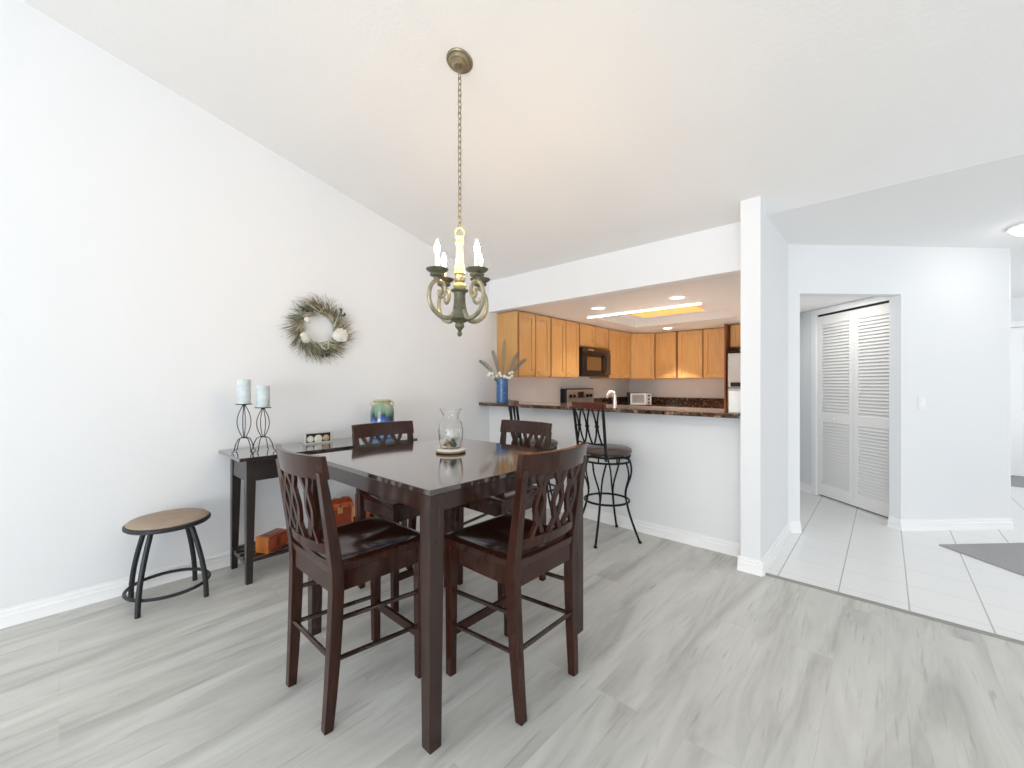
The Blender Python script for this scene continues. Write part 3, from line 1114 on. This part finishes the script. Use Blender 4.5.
# ------------------------------------------------------------------ chandelier
CHX, CHY = -1.648, 1.408
zc_ = ceil_z(CHY)
chd = thing('chandelier', 'four-arm candle chandelier hanging on a chain above the dining table', 'chandelier', (CHX, CHY, 0))
TILT = Matrix.Rotation(-math.atan(.2436), 3, 'X')
MB().lathe([(.02, -.040), (.024, -.040), (.028, -.036), (.038, -.033), (.040, -.026), (.050, -.024), (.055, -.015), (.057, -.010), (.066, -.010), (.070, -.005), (.070, 0), (.02, 0)], 36, (0, 0, zc_), TILT).build('canopy', CANOPY, chd)
MB().tube([(.014 * math.cos(k * PI / 8), 0, zc_ - .052 + .014 * math.sin(k * PI / 8)) for k in range(16)], .003, 6, True).build('canopy_loop', CANOPY, chd)
ZR = 2.085
ln = MB()
ztop, zbot = zc_ - .062, ZR + .008
nl = 27
pitch = (ztop - zbot) / nl
for i in range(nl):
    z = ztop - (i + .5) * pitch
    hl, hwid = pitch * .5 + .004, .009
    pts = []
    for k in range(14):
        a = 2 * PI * k / 14
        x_ = hwid * math.cos(a)
        z_ = (hl - hwid) * (1 if math.sin(a) > .01 else -1 if math.sin(a) < -.01 else 0) + hwid * math.sin(a)
        pts.append((x_, 0, z + z_) if i % 2 == 0 else (0, x_, z + z_))
    ln.tube(pts, .0026, 6, True)
ln.build('chain', CANOPY, chd)
rngm = MB()
rngm.tube([(.019 * math.cos(k * PI / 10) * S2 * 1.3, .019 * math.cos(k * PI / 10) * S2 * 1.1, ZR - .012 + .024 * math.sin(k * PI / 10)) for k in range(20)], .0045, 8, True)
rngm.build('hanging_ring', CREAM, chd)
MB().lathe([(.004, 2.052), (.018, 2.052), (.022, 2.046), (.018, 2.038), (.016, 2.028), (.022, 2.022), (.023, 2.014), (.017, 2.004), (.0175, 1.96), (.022, 1.90),
            (.028, 1.862), (.031, 1.855), (.024, 1.848), (.02, 1.846)], 28).build('column', CREAM, chd)
MB().lathe([(.02, 1.848), (.026, 1.844), (.030, 1.832), (.028, 1.818), (.02, 1.810)], 28).build('collar', ARMM, chd)
MB().lathe([(.012, 1.812), (.022, 1.808), (.032, 1.798), (.036, 1.790), (.030, 1.782), (.022, 1.776)], 28).build('collar', CREAM, chd)
MB().lathe([(.02, 1.778), (.045, 1.772), (.046, 1.765), (.032, 1.757), (.029, 1.74), (.031, 1.70), (.038, 1.66), (.050, 1.635), (.053, 1.62), (.040, 1.608),
            (.020, 1.598), (.024, 1.588), (.024, 1.578), (.012, 1.564), (.008, 1.556), (.012, 1.548), (.013, 1.540), (.008, 1.531), (.003, 1.528)], 28).build('body', PATINA, chd)
for k in range(4):
    a = YAW + R(45 + 90 * k)
    ca, sa = math.cos(a), math.sin(a)
    prof = [(.030, 1.660), (.052, 1.628), (.086, 1.616), (.126, 1.624), (.165, 1.652), (.186, 1.694), (.186, 1.740), (.168, 1.780), (.138, 1.798), (.108, 1.790),
            (.093, 1.762), (.097, 1.732), (.116, 1.718), (.132, 1.730), (.129, 1.750)]
    # smooth resample (Catmull-Rom)
    sm = []
    for i in range(len(prof) - 1):
        q0, q1, q2, q3 = prof[max(i - 1, 0)], prof[i], prof[i + 1], prof[min(i + 2, len(prof) - 1)]
        for tt in (0, .33, .66):
            f_ = lambda j: .5 * (2 * q1[j] + (q2[j] - q0[j]) * tt + (2 * q0[j] - 5 * q1[j] + 4 * q2[j] - q3[j]) * tt ** 2 + (3 * q1[j] - q0[j] - 3 * q2[j] + q3[j]) * tt ** 3)
            sm.append((f_(0), f_(1)))
    sm.append(prof[-1])
    rs = [.0125 - .0045 * (i / len(sm)) for i in range(len(sm))]
    ar = MB().tube([(r * ca, r * sa, z) for r, z in sm], rs, 10).build('arm', ARMM, chd)
    cx, cy = .140 * ca, .140 * sa
    MB().lathe([(.006, 1.788), (.012, 1.800), (.018, 1.812), (.034, 1.818), (.037, 1.826), (.032, 1.833), (.052, 1.846), (.056, 1.853), (.046, 1.855), (.01, 1.850)], 24, (cx, cy, 0)).build('cup', PATINA, ar)
    MB().lathe([(.0125, 1.850), (.0125, 1.925), (.010, 1.928), (.004, 1.928)], 16, (cx, cy, 0)).build('candle_sleeve', CANDS, ar)
    MB().lathe([(.006, 1.927), (.008, 1.932), (.0135, 1.945), (.0145, 1.955), (.011, 1.972), (.005, 1.990), (.0015, 2.0)], 16, (cx, cy, 0)).build('bulb', BULB, ar)

# ------------------------------------------------------------------ bar stools
def bar_stool(label, loc, rz, legrot):
    t = thing('bar_stool', label, 'bar stool', loc, rz, 'bar stools at the breakfast bar')
    MB().lathe([(.05, .700), (.186, .702), (.200, .712), (.206, .728), (.200, .745), (.175, .757), (.10, .764), (.03, .766)], 44).build('seat', LEATH, t)
    hp = MB()
    for z, r_ in ((.690, .188), (.645, .188)):
        hp.tube([(r_ * math.cos(2 * PI * k / 40), r_ * math.sin(2 * PI * k / 40), z) for k in range(40)], .0085, 8, True)
    for k in range(8):
        a = PI / 8 + k * PI / 4
        hp.tube([(.188 * math.cos(a), .188 * math.sin(a), .645), (.188 * math.cos(a), .188 * math.sin(a), .69)], .006, 6)
    hp.tube([(-.188, 0, .69), (.188, 0, .69)], .012, 6)
    hp.tube([(0, -.188, .69), (0, .188, .69)], .012, 6)
    hp.build('seat_hoop', IRON, t)
    for k in range(4):
        a = legrot + k * PI / 2
        m = MB()
        for s in (-1, 1):
            pts = []
            for i in range(13):
                u = i / 12
                z = .645 - .345 * u
                da = s * .30 * (1 - u) ** 1.5
                rr = .188 - .018 * u + .016 * math.sin(2 * PI * u)
                pts.append((rr * math.cos(a + da), rr * math.sin(a + da), z))
            m.tube(pts, .0075, 8)
        pts = []
        for i in range(9):
            u = i / 8
            rr = .170 + .105 * u ** 1.25
            pts.append((rr * math.cos(a), rr * math.sin(a), .305 * (1 - u) + .004))
        m.tube(pts, .0095, 8)
        lg = m.build('leg', IRON, t)
        MB().lathe([(.012, 0), (.014, .002), (.014, .012), (.010, .018)], 12, (.275 * math.cos(a), .275 * math.sin(a), 0)).build('foot_cap', IRON, lg)
    MB().tube([(.182 * math.cos(2 * PI * k / 40), .182 * math.sin(2 * PI * k / 40), .315) for k in range(40)], .009, 8, True).build('foot_ring', IRON, t)

    # backrest at local -Y
    def yb(z, x):
        return -.198 - .055 * ((z - .70) / .44) + .028 * (abs(x) / .17) ** 2
    for s in (-1, 1):
        pts = [(s * .128, -.145, .672), (s * .150, -.178, .690)] + [(s * (.152 + .012 * u), yb(.70 + .41 * u, .16), .71 + .40 * u) for u in (0, .2, .4, .6, .8, 1)]
        MB().tube(pts, .0122, 8).build('post', IRON, t)

    def rail(off):
        def fn(u, v):
            x = (u * 2 - 1) * .185
            z = 1.082 + .052 * v
            return (x, yb(z, x) + off, z)
        return fn
    MB().slab(16, 3, rail(-.012), rail(.012)).build('crest_rail', mat_crest, t, bevel=.004, angle=50)
    MB().tube([(x, yb(.80, x), .80) for x in [-.155 + .031 * i for i in range(11)]], .007, 8).build('back_rail', IRON, t)
    for xc in (-.098, 0, .098):
        m = MB()
        for s in (-1, 1):
            pts = []
            for i in range(15):
                u = i / 14
                z = .80 + .285 * u
                x = xc + s * (.007 + .036 * (2 * u - 1) ** 2)
                pts.append((x, yb(z, xc), z))
            m.tube(pts, .0072, 8)
        z = .9425
        m.box(xc - .015, xc + .015, yb(z, xc) - .009, yb(z, xc) + .009, z - .008, z + .008)
        m.build('spindle', IRON, t)
    return t


mat_crest = mat('reddish_crest_wood', (0.075, 0.018, 0.011), 0.25, coat=0.3, col2=(0.12, 0.032, 0.018), noise=0.5, nscale=6, stretch=(1, 9, 9))
bs = bar_stool('black iron bar stool with round brown seat, right of the two at the bar', (-1.73, 3.085, 0), R(-13), R(24))
dup(bs, (-2.42, 3.0, 0), R(-36), 'black iron bar stool turned sideways, left of the two at the bar')

# ------------------------------------------------------------------ breakfast bar and kitchen
bt = MB().box(WX + .001, -.741, 3.225, 3.80, 1.035, 1.07).build('breakfast_bar_counter', GRAN, bevel=.006)
tag(bt, 'speckled brown granite bar top above the white half wall', 'countertop')

# blue vase with fronds and flowers
BVX, BVY = -3.20, 3.36
bv = MB()
prof = [(.028, 0), (.062, 0), (.065, .004)]
for i in range(18):
    z = .01 + i * .0142
    prof += [(.0665, z), (.064, z + .0071)]
prof += [(.066, .266), (.064, .269), (.058, .266), (.057, .02), (.01, .015)]
bv.lathe(prof, 30)
bvo = bv.build('cylinder_vase', BLUEV, angle=60)
bvo.location = (BVX, BVY, 1.0705)
tag(bvo, 'tall ribbed blue ceramic vase at the left end of the bar', 'vase')
RGT = Vector((.740, .672, 0))
fspec = [(-.23, .30, .45, 'leftmost, drooping toward the wall'), (-.10, .44, .2, 'second from the left, leaning left'), (.02, .60, .05, 'tallest and nearly upright'),
         (.16, .42, .2, 'leaning right in front of the cabinet side'), (.24, .33, .4, 'rightmost, lowest and widest')]
for i, (dx, dz, bd, lb) in enumerate(fspec):
    q = MB()
    off = Vector((0.0, 0.0, 0))
    b0 = Vector((0, 0, .16)) + RGT * (dx * .06)
    tip = RGT * dx * 1.0 + Vector((.02 - i * .012, -.03 + .02 * i, .24 + dz * .72))
    mid = (b0 + tip) / 2 + Vector((0, 0, .10 * bd + .02)) - RGT * dx * .10
    pts = []
    for k in range(17):
        u = k / 16
        pts.append((1 - u) ** 2 * b0 + 2 * u * (1 - u) * mid + u * u * tip)
    q.tube(pts, [.0025 * (1 - .6 * k / 16) for k in range(17)], 5)
    for k in range(5, 17):
        tdir = (pts[k] - pts[k - 1]).normalized()
        for s in (-1, 1):
            sd = tdir.cross(Vector((-.672, .74, 0))).normalized() * s
            l = .062 * math.sin(PI * (.18 + .72 * (k - 5) / 12))
            q.leaf(pts[k], pts[k] + tdir * l * .95 + sd * l * .45, .0085, (-.672, .74, .1), .004, 3, .0006)
    q.leaf(pts[-2], pts[-1] + (pts[-1] - pts[-2]) * 2, .007, (-.672, .74, .1), 0, 3, .0006)
    o = q.build('feather_frond', FROND)
    o.location = (BVX, BVY, 1.0725)
    tag(o, 'grey-green feathery frond in the blue vase, ' + lb, 'frond', 'fronds in the blue vase')
for i, (dx, dz, lb) in enumerate(((-.13, .31, 'at far left of the bouquet'), (-.055, .29, 'left of centre, fullest bloom'), (.0, .31, 'in the centre of the bouquet'), (.055, .30, 'right of centre above the vase rim'), (.13, .32, 'far right, on the long thin stem'))):
    t = thing('white_flower', 'white flower sprig in the blue vase, ' + lb, 'flower', (BVX, BVY, 1.0725), 0, 'white flowers in the blue vase')
    tip = RGT * dx + Vector((.03 * math.cos(i * 2), -.035, dz))
    b0 = RGT * dx * .15 + Vector((0, -.01, .12))
    MB().tube([b0, RGT * dx * .3 + Vector((0, -.015, .24)), tip], .002, 5).build('stem', STEM, t)
    q = MB()
    rq = random.Random(20 + i)
    for h_ in range(4):
        c = tip + RGT * rq.uniform(-.028, .028) + Vector((rq.uniform(-.01, .01), rq.uniform(-.01, .01), rq.uniform(-.025, .02)))
        for k in range(5):
            a = 2 * PI * k / 5
            e_ = RGT * math.cos(a) * .018 + Vector((0, -.006, .018 * math.sin(a)))
            q.leaf(c, c + e_, .014, (.672, -.74, 0), .003, 3, .001)
    q.build('petals', PETAL, t)
    q = MB()
    for k in range(3):
        a = rq.uniform(-1, 1)
        p = RGT * dx * .3 + Vector((0, -.02, .235))
        q.leaf(p, p + RGT * .05 * a + Vector((0, -.02, .035)), .022, (.672, -.74, .2), .006, 4, .001)
    q.build('leaf_cluster', STEM, t)

# white box at the right end of the bar
wb = thing('white_carton', 'white carton standing on the bar top against the partition wall', 'carton', (-.80, 3.36, 1.0705), R(0))
MB().box(-.05, .05, -.06, .06, 0, .145).build('body', PAPER, wb, bevel=.003)
MB().box(-.052, .052, -.062, .062, .140, .158).build('lid', PAPER, wb, bevel=.003)

# peninsula cabinet + counter behind the bar, faucet
pc = thing('peninsula_cabinet', 'low maple sink cabinet on the kitchen side of the half wall', 'cabinet', (-2.05, 3.85, 0))
MB().box(-.95, .95, -.33, .27, 0.0, .87).build('body', CABW, pc)
for k in range(4):
    dmm = MB().box(-.93 + k * .47, -.49 + k * .47, .271, .289, .12, .84).build('door', CABW, pc, bevel=.003)
pct = MB().box(-3.44, -1.05, 3.512, 4.16, .871, .908).build('sink_counter', GRAN, bevel=.004)
tag(pct, 'granite sink counter one step lower behind the bar top', 'countertop')
fc = thing('faucet', 'brushed nickel gooseneck faucet rising behind the bar top', 'faucet', (-2.06, 3.84, .9085))
MB().lathe([(.012, 0), (.028, 0), (.030, .008), (.024, .03), (.020, .06)], 20).build('base', NICKEL, fc)
pts = [(0, 0, .05), (0, 0, .20)]
for k in range(9):
    a = PI * k / 8 * 1.1
    pts.append((-.042 * .74 + .042 * math.cos(a) * .74, (-.042 + .042 * math.cos(a)) * .672 + .01 * k / 8, .245 + .042 * math.sin(a)))
MB().tube(pts, [.022, .020] + [.0165] * 7 + [.014, .013], 12).build('spout', NICKEL, fc)
MB().tube([(.0, .02, .06), (.02, .055, .075), (.045, .09, .12)], .007, 8).build('handle', NICKEL, fc)
sd_ = thing('soap_dispenser', 'small brushed metal soap pump left of the faucet', 'soap dispenser', (-2.16, 3.79, .9085))
MB().lathe([(.010, 0), (.022, 0), (.022, .01), (.018, .10), (.012, .125)], 16).build('body', NICKEL, sd_)
MB().tube([(0, 0, .12), (0, 0, .15), (.01, .02, .158), (.03, .05, .15)], .006, 8).build('pump', NICKEL, sd_)


def wall_cabinet(label, loc, rz, wd, h, d, nd, group, knobs=None, bodym=None):
    t = thing('wall_cabinet', label, 'cabinet', loc, rz, group)
    MB().box(-wd / 2, wd / 2, -d, 0, 0, h).build('body', CABW, t, bevel=.0015)
    st_ = .058
    gap = .016
    dw = (wd - gap * (nd + 1)) / nd
    for k in range(nd):
        x0 = -wd / 2 + gap + k * (dw + gap)
        x1 = x0 + dw
        z0, z1 = .014, h - .014
        m = MB()
        yb_, yf = -d - .0005, -d - .019
        m.box(x0, x0 + st_, yf, yb_, z0, z1)
        m.box(x1 - st_, x1, yf, yb_, z0, z1)
        m.box(x0 + st_, x1 - st_, yf, yb_, z0, z0 + st_)
        m.box(x0 + st_, x1 - st_, yf, yb_, z1 - st_, z1)
        dr_ = m.build('door', CABW, t, bevel=.002)
        pnl = MB()
        pnl.box(x0 + st_, x1 - st_, yb_ - .005, yb_, z0 + st_, z1 - st_)
        pnl.frustum
        pnl.build('door_panel', CABW, dr_)
        side = (knobs[k] if knobs else (1 if (nd > 1 and k == 0) else -1))
        kx = x1 - .028 if side > 0 else x0 + .028
        MB().lathe([(.004, 0), (.005, .010), (.012, .016), (.012, .022), (.007, .026), (.002, .027)], 12, (kx, yf, z0 + .045), Matrix.Rotation(R(90), 3, 'X')).build('knob', BRASS, dr_)
    # dark reveal lines between doors come from the reddish face-frame edge
    ff = MB()
    for k in range(nd + 1):
        xa = -wd / 2 + k * (dw + gap)
        ff.box(xa, xa + gap, -d - .004, -d - .0002, 0, h)
    ff.build('face_frame', CABD, t)
    return t


KG = 'maple wall cabinets in the kitchen'
ZB, HC = 1.365, .755
wall_cabinet('maple wall cabinet with two doors nearest the bar, left end of the run', (WX + .001, 3.83, ZB), R(90), .612, HC, .33, 2, KG)
wall_cabinet('maple two-door wall cabinet between the bar end unit and the microwave', (WX + .001, 4.462, ZB), R(90), .648, HC, .33, 2, KG)
wall_cabinet('short maple two-door wall cabinet above the black microwave', (WX + .001, 5.19, 1.80), R(90), .79, HC - (1.80 - ZB), .33, 2, KG)
wall_cabinet('maple two-door wall cabinet right of the microwave', (WX + .001, 5.955, ZB), R(90), .72, HC, .33, 2, KG)
# corner unit with angled face
cc = thing('corner_cabinet', 'maple corner wall cabinet with one door set at an angle', 'cabinet', (WX + .001, 6.969, ZB), 0, KG)
MB().prism([(0, 0), (0, -.649), (.33, -.649), (.617, -.362), (.617, 0)], 0, HC).build('body', CABW, cc, bevel=.0015)
cdr = bpy.data.objects.new('door', None)
fx, fy = (.33 + .617) / 2, (-.649 - .362) / 2
m = MB()


def dpt(x, y, z):      # door plane coordinates: x along (.707,.707), y out along (.707,-.707)
    return (fx + S2 * x + S2 * y, fy + S2 * x - S2 * y, z)


def dbox(mm, x0, x1, y0, y1, z0, z1):
    vs = [dpt(x, y, z) for z in (z0, z1) for y in (y0, y1) for x in (x0, x1)]
    mm.add(vs, [(0, 2, 3, 1), (4, 5, 7, 6), (0, 1, 5, 4), (2, 6, 7, 3), (0, 4, 6, 2), (1, 3, 7, 5)])


hw_ = .192
bpy.data.objects.remove(cdr)
dbox(m, -hw_, -hw_ + .055, .0005, .019, .014, HC - .014)
dbox(m, hw_ - .055, hw_, .0005, .019, .014, HC - .014)
dbox(m, -hw_ + .055, hw_ - .055, .0005, .019, .014, .072)
dbox(m, -hw_ + .055, hw_ - .055, .0005, .019, HC - .072, HC - .014)
cdo = m.build('door', CABW, cc, bevel=.002)
m = MB()
dbox(m, -hw_ + .055, hw_ - .055, .0005, .009, .072, HC - .072)
m.build('door_panel', CABW, cdo)
MB().sphere(dpt(-hw_ + .028, .026, .06), .011, nu=10, nv=8).build('knob', BRASS, cdo)
XB = WX + .001 + .617
wall_cabinet('single-door maple wall cabinet on the back wall beside the corner unit', (XB + .182, 6.969, ZB), 0, .364, HC, .33, 1, KG, [1])
wall_cabinet('maple two-door wall cabinet on the back wall beside the tall fridge panel', (XB + .364 + .396, 6.969, ZB), 0, .788, HC, .33, 2, KG, [1, -1])
PX = XB + .364 + .792
fp = MB().box(PX + .002, PX + .022, 6.25, 6.968, 0, 2.12).build('fridge_panel', CABD, bevel=.002)
tag(fp, 'tall reddish wood side panel left of the refrigerator', 'panel')
wall_cabinet('short maple cabinet above the refrigerator, half hidden by the partition', (PX + .027 + .37, 6.969, 1.80), 0, .735, .32, .55, 2, KG)
fg = thing('refrigerator', 'light stainless refrigerator beyond the tall wood panel, half hidden by the partition', 'refrigerator', (PX + .415, 6.575, 0))
MB().box(-.35, .35, -.33, .385, .02, 1.70).build('body', FRID, fg, bevel=.006)
fd1 = MB().box(-.35, .35, -.40, -.333, 1.24, 1.70).build('door', FRID, fg, bevel=.01)
fd2 = MB().box(-.35, .35, -.40, -.333, .06, 1.225).build('door', FRID, fg, bevel=.01)
MB().box(-.31, .20, -.418, -.398, 1.245, 1.30).build('handle', BLACKP, fd1, bevel=.004)
MB().box(-.31, -.285, -.43, -.398, .60, 1.15).build('handle', BLACKP, fd2, bevel=.004)
MB().box(-.33, .33, -.38, -.25, 1.70, 1.722).build('hinge_cover', BLACKP, fg, bevel=.003)

# microwave
mw = thing('microwave', 'black over-the-range microwave under the short maple cabinet', 'microwave', (WX + .001, 5.19, 1.385), R(90))
MB().box(-.378, .378, -.36, 0, 0, .405).build('body', BLACKP, mw, bevel=.004)
md_ = MB().box(-.376, .200, -.395, -.362, .028, .345).build('door', BLACKP, mw, bevel=.004)
MB().box(-.290, .085, -.399, -.394, .085, .275).build('window', mat('microwave_window', (0.16, 0.085, 0.035), 0.12, coat=0.5), md_)
MB().tube([(.165, -.395, .06), (.165, -.425, .085), (.165, -.432, .185), (.165, -.425, .285), (.165, -.395, .31)], .013, 10).build('handle', BLACKP, md_)
MB().box(.204, .376, -.392, -.362, .028, .345).build('control_panel', mat('microwave_panel', (0.03, 0.022, 0.018), 0.2, coat=0.4), mw, bevel=.003)
MB().box(-.376, .376, -.385, -.362, .350, .400).build('vent_grille', mat('dark_brown_grille', (0.05, 0.022, 0.012), 0.25, coat=0.4), mw, bevel=.003)
MB().box(-.25, -.10, -.389, -.384, .362, .388).build('badge', NICKEL, mw)

# left base run, range, back base run
lb = thing('base_cabinet', 'maple base cabinet along the left kitchen wall before the range', 'cabinet', (WX + .001, 4.48, 0), R(90))
MB().box(-.30, .30, -.60, 0, 0, .87).build('body', CABW, lb)
MB().box(-.29, .29, -.62, -.601, .12, .70).build('door', CABW, lb, bevel=.003)
MB().box(-.29, .29, -.62, -.601, .72, .85).build('drawer', CABW, lb, bevel=.003)
lt = MB().box(WX + .001, WX + .64, 4.165, 4.785, .871, .908).build('left_counter', GRAN, bevel=.004)
tag(lt, 'granite counter between the bar and the range', 'countertop')
rgo = thing('range', 'stainless and black electric range with knobs on its back panel', 'range', (WX + .003, 5.19, 0), R(90))
MB().box(-.375, .375, -.62, 0, 0, .90).build('body', STEEL, rgo, bevel=.004)
MB().box(-.377, .377, -.63, -.10, .901, .915).build('cooktop', BLACKP, rgo, bevel=.003)
MB().box(-.377, .377, -.095, 0, .901, 1.215).build('backguard', BLACKP, rgo, bevel=.008)
MB().box(-.345, .372, -.103, -.094, .945, 1.200).build('control_panel', STEEL, rgo, bevel=.003)
MB().box(-.075, .075, -.108, -.102, 1.075, 1.165).build('display', BLACKP, rgo)
for x in (-.27, -.175, .175, .27):
    MB().lathe([(.016, 0), (.026, 0), (.026, .012), (.020, .024), (.006, .025)], 16, (x, -.103, 1.105), Matrix.Rotation(R(90), 3, 'X')).build('knob', BLACKP, rgo)
lb2 = thing('base_cabinet', 'maple base cabinet in the kitchen corner right of the range', 'cabinet', (WX + .001, 5.97, 0), R(90))
MB().box(-.395, .395, -.60, 0, 0, .87).build('body', CABW, lb2)
MB().box(-.385, .20, -.62, -.601, .12, .85).build('door', CABW, lb2, bevel=.003)
bb = thing('base_cabinet', 'long maple base cabinet along the back kitchen wall', 'cabinet', ((WX + PX) / 2, 6.968, 0), 0)
hw2 = (PX - WX) / 2 - .003
MB().box(-hw2, hw2, -.597, 0, 0, .87).build('body', CABW, bb)
for k in range(3):
    MB().box(-hw2 + .62 + k * .37, -hw2 + .97 + k * .37, -.616, -.598, .12, .85).build('door', CABW, bb, bevel=.003)
ct = MB()
ct.prism([(WX + .001, 5.572), (WX + .64, 5.572), (WX + .64, 6.33), (PX, 6.33), (PX, 6.967), (WX + .001, 6.967)], .871, .908)
cto = ct.build('corner_counter', GRAN, bevel=.004)
tag(cto, 'L-shaped granite counter in the kitchen corner with upstand', 'countertop')
sp_ = MB()
sp_.box(WX + .022, PX, 6.947, 6.967, .9085, 1.055)
sp_.box(WX + .001, WX + .021, 5.575, 6.967, .9085, 1.055)
sp_.build('backsplash', GRAN, cto)

# toaster oven
to = thing('toaster_oven', 'stainless toaster oven with black ends on the back kitchen counter', 'toaster oven', (-3.09, 6.60, .9085), R(30))
MB().box(-.19, .19, -.10, .14, .018, .225).build('body', BLACKP, to, bevel=.008)
td = MB().box(-.148, .105, -.118, -.101, .024, .215).build('door', STEEL, to, bevel=.004)
MB().box(-.118, .075, -.1225, -.117, .06, .185).build('window', mat('toaster_glass', (0.22, 0.23, 0.22), 0.1, coat=0.4), td)
MB().tube([(-.115, -.13, .20), (.065, -.13, .20)], .007, 8).build('handle', NICKEL, td)
MB().box(.107, .19, -.115, -.101, .024, .215).build('control_panel', mat('toaster_panel', (0.35, 0.34, 0.32), 0.35, metal=0.5), to, bevel=.003)
for z in (.06, .12, .18):
    MB().lathe([(.014, 0), (.016, .002), (.013, .018), (.004, .019)], 14, (.149, -.115, z), Matrix.Rotation(R(90), 3, 'X')).build('knob', BLACKP, to)
for x in (-.16, .16):
    for y in (-.08, .12):
        MB().lathe([(.010, 0), (.012, .003), (.012, .019)], 10, (x, y, 0)).build('foot', BLACKP, to)
MB().box(-.198, -.150, -.122, .135, .012, .228).build('side_cap', BLACKP, to, bevel=.006)


# wall plates
def plate(label, loc, rz, switch=False, name='wall_outlet'):
    t = thing(name, label, 'light switch' if switch else 'outlet', loc, rz)
    MB().box(-.036, .036, -.006, 0, -.058, .058).build('cover_plate', WHITEP, t, bevel=.002)
    if switch:
        MB().box(-.016, .016, -.011, -.005, -.033, .033).build('rocker', TRIM, t, bevel=.002)
    else:
        for z in (-.02, .02):
            MB().box(-.016, .016, -.009, -.005, z - .014, z + .014).build('socket', WHITEP, t, bevel=.002)
    return t


plate('white light switch on the angled wall right of the doorway', (.235, 5.085, 1.115), R(45), True, 'light_switch')
plate('white outlet on the back kitchen wall under the cabinets', (-2.26, 6.969, 1.15), 0)
plate('white outlet on the left kitchen wall near the bar', (WX, 4.22, 1.17), R(90))


# downlights, glowing trim edge, amber panel, hall light
def downlight(label, x, y, z, power):
    t = thing('downlight', label, 'ceiling light', (x, y, z), 0, 'recessed kitchen downlights')
    MB().lathe([(.060, -.001), (.066, -.010), (.082, -.008), (.085, 0), (.060, 0)], 28).build('trim_ring', TRIM, t)
    MB().lathe([(.002, -.004), (.060, -.004), (.060, -.001), (.002, -.001)], 28).build('lens', CANL, t)
    l = area_light('downlight_lamp', (0, 0, -.013), (0, 0, 0), .11, .11, power, (1.0, .95, .88), 'DISK')
    l.data.spread = R(76)
    l.parent = t
    return t


downlight('recessed ceiling downlight left, nearest the left kitchen cabinets', -2.36, 4.02, 2.1255, 25)
downlight('recessed ceiling downlight right of the pair just inside the pass-through', -1.50, 4.04, 2.1255, 25)
downlight('recessed ceiling downlight farthest back, in front of the corner cabinets', -2.43, 6.16, 2.1255, 25)
sl = thing('lit_tray_edge', 'slim white trim, made to glow, along the front edge of the kitchen ceiling tray', 'light', (-2.11, 4.52, 2.126))
MB().box(-.69, .69, -.010, .010, -.011, -.002).build('glowing_edge', LITEDGE, sl, bevel=.002)  # lit lip of the tray, its brightness made by emission
sll = area_light('tray_edge_fill', (0, 0, -.014), (0, 0, 0), 1.36, .015, 22, (1.0, .97, .92))  # added fill lamp to brighten the kitchen
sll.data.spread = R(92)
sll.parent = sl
for x in (-.69, .69):
    MB().box(x - .005, x + .005, -.012, .012, -.013, -.0005).build('end_cap', TRIM, sl)
amb = thing('tray_panel', 'amber glowing panel inside the kitchen ceiling tray', 'ceiling light', (-2.10, 5.30, 2.235))
MB().box(-.40, .40, -.19, .19, -.026, -.012).build('panel', AMBER, amb)  # orange patch in the tray, given as an emissive panel
MB().box(-.385, .385, -.175, .175, -.012, -.001).build('base', TRIM, amb)
hl = thing('hall_light', 'bright round flush ceiling light over the entry tiles', 'ceiling light', (.85, 4.93, 2.485))
MB().lathe([(.02, -.001), (.15, -.001), (.155, -.012), (.150, -.022), (.02, -.022)], 36).build('base', TRIM, hl)
MB().lathe([(.140, -.022), (.138, -.035), (.11, -.058), (.06, -.072), (.002, -.076)], 36).build('glass_shade', HALLL, hl)

# entry mats
rgm = MB()
a0 = (.311, 4.686)
u_, v_ = (S2, S2), (S2, -S2)
P_ = lambda s, t_: (a0[0] + u_[0] * s + v_[0] * t_, a0[1] + u_[1] * s + v_[1] * t_)
rgm.prism([P_(0, 0), P_(1.15, 0), P_(1.15, .76), P_(0, .76)], .0012, .010)
o = rgm.build('floor_mat', RUG, bevel=.003)
tag(o, 'flat grey floor mat lying on the white tiles at the right edge', 'mat')
o = MB().box(.92, 1.75, 8.0, 8.85, .0012, .011).build('door_mat', RUG, bevel=.003)
tag(o, 'grey doormat in front of the white entry door far down the hall', 'mat')
